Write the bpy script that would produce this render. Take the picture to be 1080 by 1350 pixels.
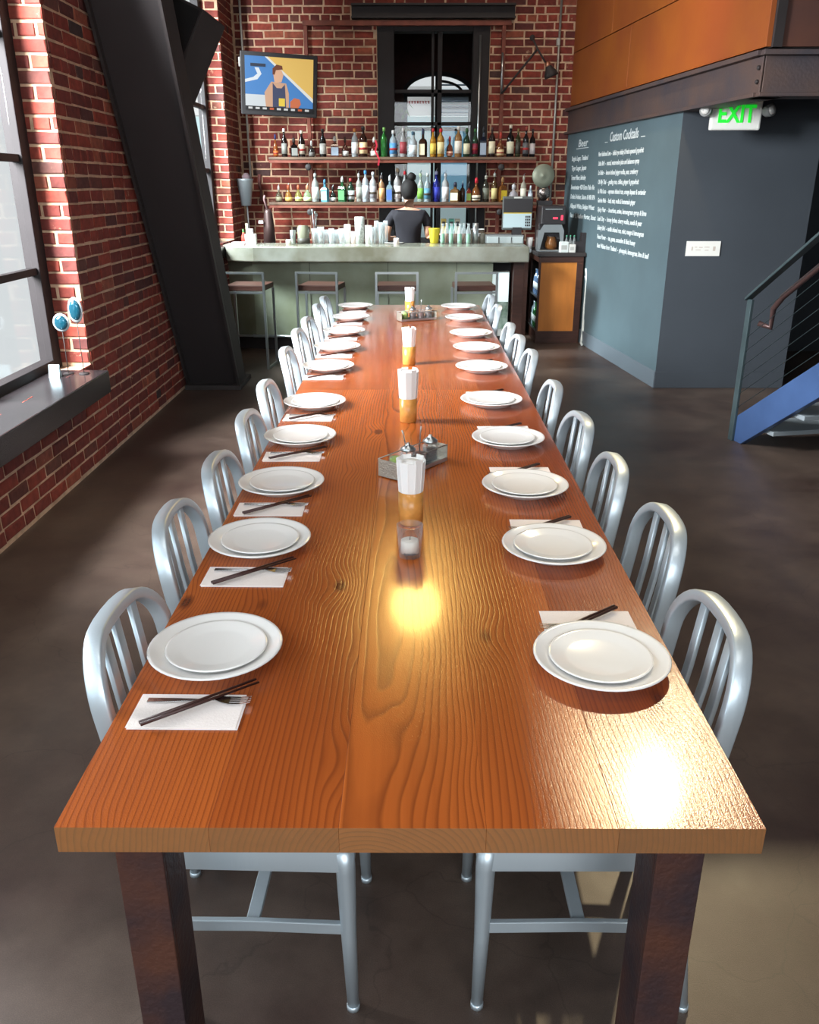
import bpy, bmesh, math, random
from mathutils import Vector, Matrix
for o in list(bpy.data.objects): bpy.data.objects.remove(o)
S = bpy.context.scene
COL = S.collection
rnd = random.Random(11)
PI = math.pi

# ------------------------------------------------------------------ camera, world, lights, exposure
F_PX = 1106.0
cam = bpy.data.cameras.new('camera'); cam.sensor_fit = 'VERTICAL'; cam.sensor_height = 24.0
cam.lens = F_PX/1350.0*24.0; cam.clip_start = .05; cam.clip_end = 200
camo = bpy.data.objects.new('camera', cam); COL.objects.link(camo)
camo.location = (0, 0, 1.65); camo.rotation_euler = (math.radians(90-21.38), 0, math.radians(.2))
S.camera = camo
S.view_settings.view_transform = 'Standard'; S.view_settings.look = 'None'
S.view_settings.gamma = 1.0; S.view_settings.exposure = 0.0; S.view_settings.use_curve_mapping = False

wd = bpy.data.worlds.new('sky'); S.world = wd; wd.use_nodes = True
bg = wd.node_tree.nodes['Background']; bg.inputs[0].default_value = (.92, .98, 1.0, 1); bg.inputs[1].default_value = .76

def lamp(name, kind, loc, aim, power, color, size=None, size_y=None, **kw):
    d = bpy.data.lights.new(name, kind); d.energy = power; d.color = color
    if kind == 'AREA':
        d.shape = 'RECTANGLE'; d.size = size; d.size_y = size_y or size
    o = bpy.data.objects.new(name, d); COL.objects.link(o); o.location = loc
    v = Vector(aim)-Vector(loc); o.rotation_euler = v.to_track_quat('-Z', 'Y').to_euler()
    for k, a in kw.items(): setattr(d, k, a)
    return o
AZ, EL = math.radians(19.5), math.radians(38)
sd = Vector((math.sin(AZ)*math.cos(EL), math.cos(AZ)*math.cos(EL), math.sin(EL)))
lamp('sun', 'SUN', sd*20, (0, 0, 0), 1.3, (1.0, .80, .48), angle=math.radians(1.2))
# added fill beside and behind the camera, then daylight outside the far windows
lamp('fill_side', 'AREA', (-2.6, .3, 2.1), (1.0, 1.6, .6), 75, (.70, .88, 1.0), 3.2, 2.4)
lamp('fill_rear', 'AREA', (.3, -2.7, 2.7), (0, 3.2, .6), 145, (.90, .96, 1.0), 3.6, 1.8)
lamp('daylight_mid_window', 'AREA', (-3.6, 3.1, 3.0), (-1.9, 5.2, 1.5), 1500, (.95, .98, 1.0), 1.4, 2.2)
lamp('daylight_far_window', 'AREA', (-4.2, 7.5, 4.3), (-1.3, 8.9, .7), 480, (.84, .97, 1.0), 1.4, 1.6, spread=math.radians(75))
# wall washer and pendant of the room; bar and ceiling spots are added fill
for _x in (-1.1, .1, 1.2): lamp('bar_fill', 'SPOT', (_x, 8.3, 4.7), (_x+.3, 10.2, 1.5), (26, 52, 56)[int(_x > 0)+int(_x > 1)], (1.0, .84, .68), spot_size=math.radians(85), spot_blend=1.0, shadow_soft_size=.2)
lamp('wall_washer', 'SPOT', (1.25, 5.6, 4.3), (2.08, 7.35, 2.5), 300, (1.0, .72, .38), spot_size=math.radians(38), spot_blend=1.0, shadow_soft_size=.12)
lamp('pendant_glow', 'SPOT', (.03, 5.85, 2.93), (0, 2.6, .75), 75, (1.0, .64, .18), shadow_soft_size=.2, spot_size=math.radians(110), spot_blend=.6)
for _x, _y in ((-.9, .4), (1.7, .4), (.4, 2.4)): lamp('overhead_fill', 'SPOT', (_x, _y, 4.8), (_x*.6, _y+3.2, 0), 95, (1.0, .95, .88), spot_size=math.radians(120), spot_blend=1.0, shadow_soft_size=.35)

# ------------------------------------------------------------------ materials
def lin(c):
    return tuple(((v/255)/12.92 if v/255 <= .04045 else ((v/255+.055)/1.055)**2.4) for v in c)
MATS = {}
def mat(name, rgb, rough=.5, metal=0.0, spec=.5, trans=0.0, emit=None, es=0.0, var=0.0, vscale=6.0, bump=0.0, bscale=60.0, coat=0.0, rgb2=None, alpha=1.0, ior=1.45, mapscale=(1, 1, 1)):
    if name in MATS: return MATS[name]
    m = bpy.data.materials.new(name); m.use_nodes = True; nt = m.node_tree; b = nt.nodes['Principled BSDF']
    c = lin(rgb)+(1,)
    b.inputs['Base Color'].default_value = c; b.inputs['Roughness'].default_value = rough
    b.inputs['Metallic'].default_value = metal; b.inputs['Specular IOR Level'].default_value = spec
    b.inputs['Transmission Weight'].default_value = trans; b.inputs['Coat Weight'].default_value = coat
    b.inputs['IOR'].default_value = ior; b.inputs['Alpha'].default_value = alpha
    if emit: b.inputs['Emission Color'].default_value = lin(emit)+(1,); b.inputs['Emission Strength'].default_value = es
    if var or bump:
        tc = nt.nodes.new('ShaderNodeTexCoord'); mp = nt.nodes.new('ShaderNodeMapping'); mp.inputs['Scale'].default_value = mapscale
        nt.links.new(tc.outputs['Object'], mp.inputs[0])
    if var:
        n = nt.nodes.new('ShaderNodeTexNoise'); n.inputs['Scale'].default_value = vscale; n.inputs['Detail'].default_value = 6
        nt.links.new(mp.outputs[0], n.inputs['Vector'])
        r = nt.nodes.new('ShaderNodeMapRange'); r.inputs['From Min'].default_value = .32; r.inputs['From Max'].default_value = .68
        nt.links.new(n.outputs['Fac'], r.inputs['Value'])
        mx = nt.nodes.new('ShaderNodeMix'); mx.data_type = 'RGBA'
        c2 = lin(rgb2)+(1,) if rgb2 else tuple(v*(1-var) for v in c[:3])+(1,)
        mx.inputs['A'].default_value = c; mx.inputs['B'].default_value = c2
        nt.links.new(r.outputs[0], mx.inputs['Factor']); nt.links.new(mx.outputs['Result'], b.inputs['Base Color'])
    if bump:
        n = nt.nodes.new('ShaderNodeTexNoise'); n.inputs['Scale'].default_value = bscale; n.inputs['Detail'].default_value = 4
        nt.links.new(mp.outputs[0], n.inputs['Vector'])
        bp = nt.nodes.new('ShaderNodeBump'); bp.inputs['Strength'].default_value = bump; bp.inputs['Distance'].default_value = .01
        nt.links.new(n.outputs['Fac'], bp.inputs['Height']); nt.links.new(bp.outputs[0], b.inputs['Normal'])
    MATS[name] = m
    return m

def brick_mat():
    m = bpy.data.materials.new('brick'); m.use_nodes = True; nt = m.node_tree; N = nt.nodes; L = nt.links; b = N['Principled BSDF']
    b.inputs['Roughness'].default_value = .85
    gi = N.new('ShaderNodeNewGeometry'); oi = N.new('ShaderNodeObjectInfo')
    ad = N.new('ShaderNodeMath'); ad.operation = 'ADD'; L.new(gi.outputs['Random Per Island'], ad.inputs[0]); L.new(oi.outputs['Random'], ad.inputs[1])
    fr = N.new('ShaderNodeMath'); fr.operation = 'FRACT'; L.new(ad.outputs[0], fr.inputs[0])
    cr = N.new('ShaderNodeValToRGB'); el = cr.color_ramp.elements
    stops = [(0, (92, 38, 32)), (.2, (122, 48, 38)), (.4, (104, 42, 34)), (.58, (140, 58, 42)), (.74, (116, 45, 36)), (.86, (78, 40, 38)), (.93, (150, 78, 56)), (1, (60, 44, 44))]
    el[0].position = 0; el[0].color = lin(stops[0][1])+(1,); el[1].position = 1; el[1].color = lin(stops[-1][1])+(1,)
    for p, c in stops[1:-1]:
        e = el.new(p); e.color = lin(c)+(1,)
    L.new(fr.outputs[0], cr.inputs[0])
    n = N.new('ShaderNodeTexNoise'); n.inputs['Scale'].default_value = 22; n.inputs['Detail'].default_value = 6
    L.new(gi.outputs['Position'], n.inputs['Vector'])
    mx = N.new('ShaderNodeMix'); mx.data_type = 'RGBA'; mx.blend_type = 'MULTIPLY'; mx.inputs['Factor'].default_value = 1
    r = N.new('ShaderNodeMapRange'); r.inputs['From Min'].default_value = .3; r.inputs['From Max'].default_value = .7; r.inputs['To Min'].default_value = .72; r.inputs['To Max'].default_value = 1.2
    L.new(n.outputs['Fac'], r.inputs['Value']); L.new(cr.outputs[0], mx.inputs['A']); L.new(r.outputs[0], mx.inputs['B'])
    n2 = N.new('ShaderNodeTexNoise'); n2.inputs['Scale'].default_value = 9; n2.inputs['Detail'].default_value = 9; n2.inputs['Roughness'].default_value = .75
    L.new(gi.outputs['Position'], n2.inputs['Vector'])
    r2 = N.new('ShaderNodeMapRange'); r2.inputs['From Min'].default_value = .64; r2.inputs['From Max'].default_value = .72
    L.new(n2.outputs['Fac'], r2.inputs['Value'])
    m2 = N.new('ShaderNodeMix'); m2.data_type = 'RGBA'; m2.inputs['B'].default_value = lin((176, 146, 120))+(1,)
    L.new(r2.outputs[0], m2.inputs['Factor']); L.new(mx.outputs['Result'], m2.inputs['A']); L.new(m2.outputs['Result'], b.inputs['Base Color'])
    bp = N.new('ShaderNodeBump'); bp.inputs['Strength'].default_value = .5; bp.inputs['Distance'].default_value = .008
    L.new(n.outputs['Fac'], bp.inputs['Height']); L.new(bp.outputs[0], b.inputs['Normal'])
    return m

def wood_mat():
    m = bpy.data.materials.new('fir_wood'); m.use_nodes = True; nt = m.node_tree; N = nt.nodes; L = nt.links; b = N['Principled BSDF']
    def math_(op, a, c=None, v=None):
        q = N.new('ShaderNodeMath'); q.operation = op
        if isinstance(a, (int, float)): q.inputs[0].default_value = a
        else: L.new(a, q.inputs[0])
        if c is not None:
            if isinstance(c, (int, float)): q.inputs[1].default_value = c
            else: L.new(c, q.inputs[1])
        return q.outputs[0]
    tc = N.new('ShaderNodeTexCoord'); oi = N.new('ShaderNodeObjectInfo')
    # each plank is cut from another part of the log
    cx = N.new('ShaderNodeCombineXYZ')
    L.new(math_('MULTIPLY', math_('SUBTRACT', oi.outputs['Random'], .5), .16), cx.inputs[0]); L.new(math_('MULTIPLY', oi.outputs['Random'], 37.0), cx.inputs[1])
    L.new(math_('MULTIPLY', oi.outputs['Random'], .05), cx.inputs[2])
    va = N.new('ShaderNodeVectorMath'); va.operation = 'ADD'; L.new(tc.outputs['Object'], va.inputs[0]); L.new(cx.outputs[0], va.inputs[1])
    P = va.outputs[0]
    def noise(scale, detail, ms, rough=.5):
        mp = N.new('ShaderNodeMapping'); mp.inputs['Scale'].default_value = ms; L.new(P, mp.inputs[0])
        n = N.new('ShaderNodeTexNoise'); n.inputs['Scale'].default_value = scale; n.inputs['Detail'].default_value = detail; n.inputs['Roughness'].default_value = rough
        L.new(mp.outputs[0], n.inputs['Vector']); return n.outputs['Fac']
    sx = N.new('ShaderNodeSeparateXYZ'); L.new(P, sx.inputs[0])
    warp = noise(2.2, 2, (1, .42, 1)); warp2 = noise(9, 3, (1, .25, 1))
    x = math_('ADD', sx.outputs[0], math_('MULTIPLY', math_('SUBTRACT', warp, .5), .10))
    z = math_('ADD', math_('ADD', sx.outputs[2], .06), math_('MULTIPLY', math_('SUBTRACT', warp, .5), .08))
    rr = math_('SQRT', math_('ADD', math_('MULTIPLY', x, x), math_('MULTIPLY', z, z)))
    # knots push the rings aside
    mp = N.new('ShaderNodeMapping'); mp.inputs['Scale'].default_value = (1, .45, 1); L.new(P, mp.inputs[0])
    vo = N.new('ShaderNodeTexVoronoi'); vo.inputs['Scale'].default_value = 5.0; vo.feature = 'F1'; vo.inputs['Randomness'].default_value = 1; L.new(mp.outputs[0], vo.inputs['Vector'])
    kd = vo.outputs['Distance']
    kn = N.new('ShaderNodeMapRange'); kn.inputs['From Min'].default_value = .0; kn.inputs['From Max'].default_value = .34; kn.inputs['To Min'].default_value = 1; kn.inputs['To Max'].default_value = 0; kn.interpolation_type = 'SMOOTHSTEP'
    L.new(kd, kn.inputs['Value'])
    rr = math_('ADD', rr, math_('MULTIPLY', kn.outputs[0], .022))
    rr = math_('ADD', rr, math_('MULTIPLY', math_('SUBTRACT', warp2, .5), .012))
    fr = math_('FRACT', math_('MULTIPLY', rr, 112.0))
    ring = N.new('ShaderNodeValToRGB'); e = ring.color_ramp.elements
    e[0].position = 0; e[0].color = (0, 0, 0, 1); e[1].position = 1; e[1].color = (0, 0, 0, 1)
    q = e.new(.55); q.color = (.2, .2, .2, 1); q = e.new(.86); q.color = (1, 1, 1, 1)
    L.new(fr, ring.inputs[0])
    tone = noise(1.6, 3, (1.5, .5, 1)); fib = noise(60, 3, (1, .03, 1))
    base = N.new('ShaderNodeValToRGB'); e = base.color_ramp.elements
    e[0].position = .3; e[0].color = lin((136, 60, 26))+(1,); e[1].position = .72; e[1].color = lin((186, 98, 42))+(1,)
    tn = math_('ADD', math_('MULTIPLY', tone, .5), math_('ADD', math_('MULTIPLY', fib, .25), math_('MULTIPLY', oi.outputs['Random'], .32)))
    L.new(tn, base.inputs[0])
    m1 = N.new('ShaderNodeMix'); m1.data_type = 'RGBA'; m1.inputs['B'].default_value = lin((92, 40, 24))+(1,)
    L.new(math_('MULTIPLY', ring.outputs[0], .55), m1.inputs['Factor']); L.new(base.outputs[0], m1.inputs['A'])
    # dark heart of sparse knots
    kk = N.new('ShaderNodeMapRange'); kk.inputs['From Min'].default_value = .04; kk.inputs['From Max'].default_value = .1; kk.inputs['To Min'].default_value = .8; kk.inputs['To Max'].default_value = 0; L.new(kd, kk.inputs['Value'])
    m2 = N.new('ShaderNodeMix'); m2.data_type = 'RGBA'; m2.inputs['B'].default_value = lin((72, 28, 18))+(1,)
    L.new(kk.outputs[0], m2.inputs['Factor']); L.new(m1.outputs['Result'], m2.inputs['A'])
    # sawn end grain is paler and greyer than the varnished top
    ge = N.new('ShaderNodeNewGeometry'); sn = N.new('ShaderNodeSeparateXYZ'); L.new(ge.outputs['Normal'], sn.inputs[0])
    en = math_('GREATER_THAN', math_('ABSOLUTE', sn.outputs[1]), .6)
    m3 = N.new('ShaderNodeMix'); m3.data_type = 'RGBA'; m3.inputs['B'].default_value = lin((132, 104, 66))+(1,)
    L.new(math_('MULTIPLY', en, .6), m3.inputs['Factor']); L.new(m2.outputs['Result'], m3.inputs['A'])
    L.new(m3.outputs['Result'], b.inputs['Base Color'])
    b.inputs['Roughness'].default_value = .17; b.inputs['Coat Weight'].default_value = .35; b.inputs['Coat Roughness'].default_value = .09
    gb = N.new('ShaderNodeBump'); gb.inputs['Strength'].default_value = .35; gb.inputs['Distance'].default_value = .0016
    L.new(math_('ADD', math_('MULTIPLY', ring.outputs[0], -.22), math_('MULTIPLY', noise(520, 2, (1, .6, 1)), .6)), gb.inputs['Height'])
    L.new(gb.outputs[0], b.inputs['Normal']); 
    return m

def floor_mat():
    m = bpy.data.materials.new('stained_concrete'); m.use_nodes = True; nt = m.node_tree; N = nt.nodes; L = nt.links; b = N['Principled BSDF']
    tc = N.new('ShaderNodeTexCoord')
    def noise(s, d, r=.6):
        n = N.new('ShaderNodeTexNoise'); n.inputs['Scale'].default_value = s; n.inputs['Detail'].default_value = d; n.inputs['Roughness'].default_value = r
        L.new(tc.outputs['Object'], n.inputs['Vector']); return n.outputs['Fac']
    a = noise(.9, 6); c = noise(5, 8, .7); g = noise(420, 2)
    cr = N.new('ShaderNodeValToRGB'); e = cr.color_ramp.elements
    e[0].position = .32; e[0].color = lin((58, 42, 38))+(1,); e[1].position = .7; e[1].color = lin((100, 86, 76))+(1,)
    L.new(a, cr.inputs[0])
    mx = N.new('ShaderNodeMix'); mx.data_type = 'RGBA'; mx.blend_type = 'MULTIPLY'; mx.inputs['Factor'].default_value = .8
    r = N.new('ShaderNodeMapRange'); r.inputs['From Min'].default_value = .3; r.inputs['From Max'].default_value = .7; r.inputs['To Min'].default_value = .65; r.inputs['To Max'].default_value = 1.3
    L.new(c, r.inputs['Value']); L.new(cr.outputs[0], mx.inputs['A']); L.new(r.outputs[0], mx.inputs['B'])
    mg = N.new('ShaderNodeMix'); mg.data_type = 'RGBA'; mg.blend_type = 'MULTIPLY'; mg.inputs['Factor'].default_value = .5
    rg = N.new('ShaderNodeMapRange'); rg.inputs['From Min'].default_value = .3; rg.inputs['From Max'].default_value = .7; rg.inputs['To Min'].default_value = .5; rg.inputs['To Max'].default_value = 1.5
    L.new(g, rg.inputs['Value']); L.new(mx.outputs['Result'], mg.inputs['A']); L.new(rg.outputs[0], mg.inputs['B'])
    # hairline cracks
    vo = N.new('ShaderNodeTexVoronoi'); vo.feature = 'DISTANCE_TO_EDGE'; vo.inputs['Scale'].default_value = 2.3
    wn = N.new('ShaderNodeTexNoise'); wn.inputs['Scale'].default_value = 3; wn.inputs['Detail'].default_value = 5; L.new(tc.outputs['Object'], wn.inputs['Vector'])
    wm = N.new('ShaderNodeMix'); wm.data_type = 'VECTOR'; wm.inputs['Factor'].default_value = .25
    L.new(tc.outputs['Object'], wm.inputs['A']); L.new(wn.outputs['Color'], wm.inputs['B']); L.new(wm.outputs['Result'], vo.inputs['Vector'])
    rc = N.new('ShaderNodeMapRange'); rc.inputs['From Min'].default_value = 0; rc.inputs['From Max'].default_value = .006; rc.inputs['To Min'].default_value = .35; rc.inputs['To Max'].default_value = 0
    L.new(vo.outputs['Distance'], rc.inputs['Value'])
    mc = N.new('ShaderNodeMix'); mc.data_type = 'RGBA'; mc.inputs['B'].default_value = lin((40, 34, 32))+(1,)
    L.new(rc.outputs[0], mc.inputs['Factor']); L.new(mg.outputs['Result'], mc.inputs['A']); L.new(mc.outputs['Result'], b.inputs['Base Color'])
    rr = N.new('ShaderNodeMapRange'); rr.inputs['To Min'].default_value = .32; rr.inputs['To Max'].default_value = .52; L.new(c, rr.inputs['Value']); L.new(rr.outputs[0], b.inputs['Roughness'])
    bp = N.new('ShaderNodeBump'); bp.inputs['Strength'].default_value = .15; bp.inputs['Distance'].default_value = .0015; L.new(g, bp.inputs['Height']); L.new(bp.outputs[0], b.inputs['Normal'])
    return m

M_BRICK = brick_mat(); M_WOOD = wood_mat(); M_FLOOR = floor_mat()
M_MORTAR = mat('mortar', (214, 180, 150), .95, var=.35, vscale=14, bump=.5, bscale=50)
M_BLACK = mat('black_steel', (56, 51, 51), .6, .0, .35, var=.3, vscale=4)
M_FRAME = mat('window_paint', (30, 24, 26), .7, var=.3, vscale=5)
M_SILL = mat('sill_steel', (44, 40, 42), .22, 0, .6, var=.25, vscale=3)
M_RUST = mat('rusted_steel', (96, 60, 48), .55, .35, var=.5, vscale=9, rgb2=(62, 48, 52), bump=.3, bscale=90)
M_BEAM = mat('beam_steel', (94, 76, 70), .55, .3, var=.6, vscale=3, rgb2=(70, 66, 72), bump=.2)
M_PANEL = mat('weathered_steel_panel', (156, 88, 34), .5, .1, var=.5, vscale=1.6, rgb2=(140, 72, 36), bump=.1, bscale=14)
M_BOARD = mat('chalkboard_paint', (82, 100, 107), .7, var=.15, vscale=2)
M_BOARD_DARK = mat('dark_board_paint', (60, 66, 73), .7, var=.12, vscale=2)  # same paint as the chalkboard wall in a darker tone
M_CHALK = mat('chalk', (200, 208, 210), .9)
M_ALU = mat('brushed_aluminium', (206, 218, 226), .4, .6, bump=.05, bscale=140, mapscale=(1, 1, .08))
M_ALU2 = mat('satin_steel', (180, 186, 188), .3, .9)
M_CHINA = mat('white_porcelain', (238, 236, 234), .12, 0, .5, coat=.3)
M_NAPKIN = mat('white_napkin', (236, 226, 222), .9, bump=.15, bscale=200)
M_CHOP = mat('dark_lacquer', (58, 30, 26), .35, 0, .5)
M_PLATED = mat('cutlery_steel', (200, 202, 204), .18, 1.0)
def thin_glass(name, rgb, body, rough=.06):
    m = bpy.data.materials.new(name); m.use_nodes = True; nt = m.node_tree; b = nt.nodes['Principled BSDF']; out = nt.nodes['Material Output']
    b.inputs['Base Color'].default_value = lin(rgb)+(1,); b.inputs['Roughness'].default_value = rough
    t = nt.nodes.new('ShaderNodeBsdfTransparent'); lw = nt.nodes.new('ShaderNodeLayerWeight'); lw.inputs[0].default_value = .25
    mr = nt.nodes.new('ShaderNodeMapRange'); mr.inputs['To Min'].default_value = body; mr.inputs['To Max'].default_value = min(1, body+.45)
    mx = nt.nodes.new('ShaderNodeMixShader'); nt.links.new(lw.outputs['Facing'], mr.inputs['Value']); nt.links.new(mr.outputs[0], mx.inputs[0])
    nt.links.new(t.outputs[0], mx.inputs[1]); nt.links.new(b.outputs[0], mx.inputs[2]); nt.links.new(mx.outputs[0], out.inputs[0]); return m
M_GLASS = thin_glass('clear_glass', (222, 226, 228), .0)
M_WAX = mat('candle_wax', (240, 238, 230), .5)
M_AMBER = mat('amber_glass', (240, 166, 84), .25, 0, .5, trans=.2, var=.3, vscale=30)
M_PAPER = mat('white_paper', (240, 238, 236), .8)
M_BAR = mat('zinc_bar_front', (160, 168, 150), .34, .35, var=.5, vscale=2.2, rgb2=(128, 134, 110), bump=.1, bscale=8)
M_BARTOP = mat('zinc_bar_top', (176, 178, 168), .26, .55, var=.4, vscale=3, rgb2=(132, 128, 108))
M_DARKWOOD = mat('dark_wood', (70, 42, 34), .4, var=.4, vscale=8, mapscale=(1, 6, 6))
M_SHELF = mat('shelf_wood', (110, 84, 66), .5, var=.4, vscale=8, mapscale=(.4, 4, 4))
M_PLASTIC = mat('black_plastic', (48, 45, 47), .3)
M_GREY = mat('grey_plastic', (120, 122, 122), .4)
M_PLY = mat('orange_plywood', (204, 126, 52), .45, var=.25, vscale=3, mapscale=(3, 1, .6))
M_STAIR = mat('blue_grey_steel', (70, 96, 142), .4, .2, var=.25, vscale=3)
M_RAIL = mat('rail_steel', (84, 100, 104), .38, .5, var=.3, vscale=5)
M_SKIN = mat('skin', (206, 158, 132), .5)
M_HAIR = mat('black_hair', (26, 21, 21), .75, var=.3, vscale=40)
M_SHIRT = mat('black_cotton', (34, 31, 38), .85, bump=.3, bscale=12)
M_JEANS = mat('dark_denim', (36, 40, 54), .8)

def glassmat(rgb, t=.55): return mat('glass_%d_%d_%d' % rgb, rgb, .08, 0, .5, trans=t)
def flat(rgb, r=.55): return mat('paint_%d_%d_%d' % rgb, rgb, r)

# ------------------------------------------------------------------ mesh helpers
class MB:
    def __init__(s): s.v = []; s.f = []; s.sm = []; s.mi = []
    def add(s, vs, fs, smooth=False, mi=0, M=None):
        n = len(s.v)
        s.v += [tuple(M @ Vector(v)) if M else tuple(v) for v in vs]
        for f in fs: s.f.append(tuple(n+i for i in f)); s.sm.append(smooth); s.mi.append(mi)
        return s
    def box(s, lo, hi, mi=0, M=None):
        x0, y0, z0 = lo; x1, y1, z1 = hi
        return s.add([(x0, y0, z0), (x1, y0, z0), (x1, y1, z0), (x0, y1, z0), (x0, y0, z1), (x1, y0, z1), (x1, y1, z1), (x0, y1, z1)],
                     [(0, 3, 2, 1), (4, 5, 6, 7), (0, 1, 5, 4), (1, 2, 6, 5), (2, 3, 7, 6), (3, 0, 4, 7)], False, mi, M)
    def cbox(s, c, d, mi=0, M=None):
        return s.box((c[0]-d[0]/2, c[1]-d[1]/2, c[2]-d[2]/2), (c[0]+d[0]/2, c[1]+d[1]/2, c[2]+d[2]/2), mi, M)
    def lathe(s, prof, n=24, c=(0, 0, 0), mi=0, M=None, smooth=True):
        vs = []; fs = []
        for r, z in prof:
            for k in range(n):
                a = 2*PI*k/n; vs.append((c[0]+r*math.cos(a), c[1]+r*math.sin(a), c[2]+z))
        for i in range(len(prof)-1):
            for k in range(n):
                a, b = i*n+k, i*n+(k+1) % n; fs.append((a, b, b+n, a+n))
        fs.append(tuple(range(n-1, -1, -1))) if prof[0][0] > 1e-5 else None
        if prof[-1][0] > 1e-5: fs.append(tuple((len(prof)-1)*n+k for k in range(n)))
        s.add(vs, fs, smooth, mi, M); return s
    def tube(s, pts, r, n=8, mi=0, M=None, rect=None, up=None, smooth=True, rnd_=False):
        """sweep a round (or rect=(w,h)) section along pts; r number or list"""
        pts = [Vector(p) for p in pts]; R = r if isinstance(r, (list, tuple)) else [r]*len(pts)
        vs = []; fs = []; k = n if rect is None else (12 if rnd_ else 4)
        prevu = None
        for i, p in enumerate(pts):
            if i == 0: t = pts[1]-pts[0]
            elif i == len(pts)-1: t = pts[-1]-pts[-2]
            else: t = (pts[i+1]-pts[i]).normalized()+(pts[i]-pts[i-1]).normalized()
            t.normalize()
            if up is not None: u = Vector(up)-t*Vector(up).dot(t)
            elif prevu is not None: u = prevu-t*prevu.dot(t)
            else:
                a = Vector((0, 0, 1)) if abs(t.z) < .9 else Vector((1, 0, 0)); u = a-t*a.dot(t)
            u.normalize(); prevu = u; w = t.cross(u)
            if rect is not None and rnd_:
                hw, hh = rect[0]/2*R[i], rect[1]/2*R[i]; c = min(hw, hh)*.35
                for (cx, cy, a0) in ((hw-c, hh-c, 0), (-hw+c, hh-c, PI/2), (-hw+c, -hh+c, PI), (hw-c, -hh+c, 1.5*PI)):
                    for q in range(3): vs.append(p+w*(cx+c*math.cos(a0+q*PI/4))+u*(cy+c*math.sin(a0+q*PI/4)))
            elif rect is None:
                for j in range(n):
                    a = 2*PI*j/n; vs.append(p+(u*math.cos(a)+w*math.sin(a))*R[i])
            else:
                sc = 1.0
                if 0 < i < len(pts)-1:
                    ca = (pts[i+1]-pts[i]).normalized().dot((pts[i]-pts[i-1]).normalized()); sc = 1/max(.5, math.sqrt((1+ca)/2))
                hw, hh = rect[0]/2*R[i], rect[1]/2*R[i]
                for a, b in ((-1, -1), (1, -1), (1, 1), (-1, 1)): vs.append(p+w*a*hw*sc+u*b*hh)
        for i in range(len(pts)-1):
            for j in range(k):
                a, b = i*k+j, i*k+(j+1) % k; fs.append((a, b, b+k, a+k))
        fs.append(tuple(range(k-1, -1, -1))); fs.append(tuple((len(pts)-1)*k+j for j in range(k)))
        s.add(vs, fs, smooth and (rect is None or rnd_), mi, M); return s
    def prism(s, poly, z0, z1, mi=0, M=None):
        n = len(poly); vs = [(x, y, z0) for x, y in poly]+[(x, y, z1) for x, y in poly]
        fs = [tuple(range(n-1, -1, -1)), tuple(range(n, 2*n))]+[(i, (i+1) % n, n+(i+1) % n, n+i) for i in range(n)]
        return s.add(vs, fs, False, mi, M)
    def mesh(s, name, mats):
        me = bpy.data.meshes.new(name); me.from_pydata(s.v, [], s.f)
        for m in (mats if isinstance(mats, (list, tuple)) else [mats]): me.materials.append(m)
        me.polygons.foreach_set('use_smooth', s.sm); me.polygons.foreach_set('material_index', s.mi); me.update()
        return me
    def build(s, name, mats, parent=None, loc=None, bevel=0, rot=None, sub=0):
        o = bpy.data.objects.new(name, s.mesh(name, mats)); COL.objects.link(o)
        if parent: o.parent = parent
        if loc: o.location = loc
        if rot: o.rotation_euler = rot
        if bevel:
            b = o.modifiers.new('bevel', 'BEVEL'); b.width = bevel; b.segments = 2; b.limit_method = 'ANGLE'; b.angle_limit = math.radians(40)
        if sub:
            b = o.modifiers.new('sub', 'SUBSURF'); b.levels = sub; b.render_levels = sub
        return o
def tag(o, label=None, cat=None, group=None, kind=None):
    if label: o['label'] = label
    if cat: o['category'] = cat
    if group: o['group'] = group
    if kind: o['kind'] = kind
    return o
def empty(name, loc, rz=0, label=None, cat=None, group=None):
    o = bpy.data.objects.new(name, None); COL.objects.link(o); o.location = loc; o.rotation_euler = (0, 0, rz); o.empty_display_size = .05
    return tag(o, label, cat, group)
def copy_tree(o, parent=None):
    c = o.copy(); COL.objects.link(c); c.parent = parent
    for ch in list(o.children): copy_tree(ch, c)
    return c
def structure(name, mb, mats, parent=None, bevel=0):
    o = mb.build(name, mats, parent, bevel=bevel)
    if not parent: o['kind'] = 'structure'
    return o
ORD = ['first', 'second', 'third', 'fourth', 'fifth', 'sixth', 'seventh', 'eighth', 'ninth', 'tenth', 'eleventh', 'twelfth', 'thirteenth', 'fourteenth', 'fifteenth', 'sixteenth', 'seventeenth', 'eighteenth', 'nineteenth', 'twentieth', 'twenty-first', 'twenty-second', 'twenty-third', 'twenty-fourth', 'twenty-fifth', 'twenty-sixth', 'twenty-seventh', 'twenty-eighth', 'twenty-ninth', 'thirtieth', 'thirty-first']

# ------------------------------------------------------------------ room shell
XL, YB = -1.97, 10.41           # mortar planes of the left and rear walls; bricks stand proud
structure('floor', MB().box((-2.3, -3.2, -.12), (7.2, 10.6, 0)), M_FLOOR)
M_CEIL = mat('dark_ceiling', (60, 52, 48), .8)
cl = MB()                        # ceiling with the skylight that lets the sun in
SX0, SX1, SY0, SY1, ZC = 2.16, 3.7, 5.6, 8.3, 5.2
cl.box((-2.3, -3.2, ZC), (7.2, SY0, ZC+.15)); cl.box((-2.3, SY1, ZC), (7.2, 10.6, ZC+.15)); cl.box((-2.3, SY0, ZC), (SX0, SY1, ZC+.15)); cl.box((SX1, SY0, ZC), (7.2, SY1, ZC+.15))
structure('ceiling', cl, M_CEIL)
def brick_wall_slab(name, boxes, parent=None):
    mb = MB()
    for b in boxes: mb.box(*b)
    return structure(name, mb, M_MORTAR, parent)
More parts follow.
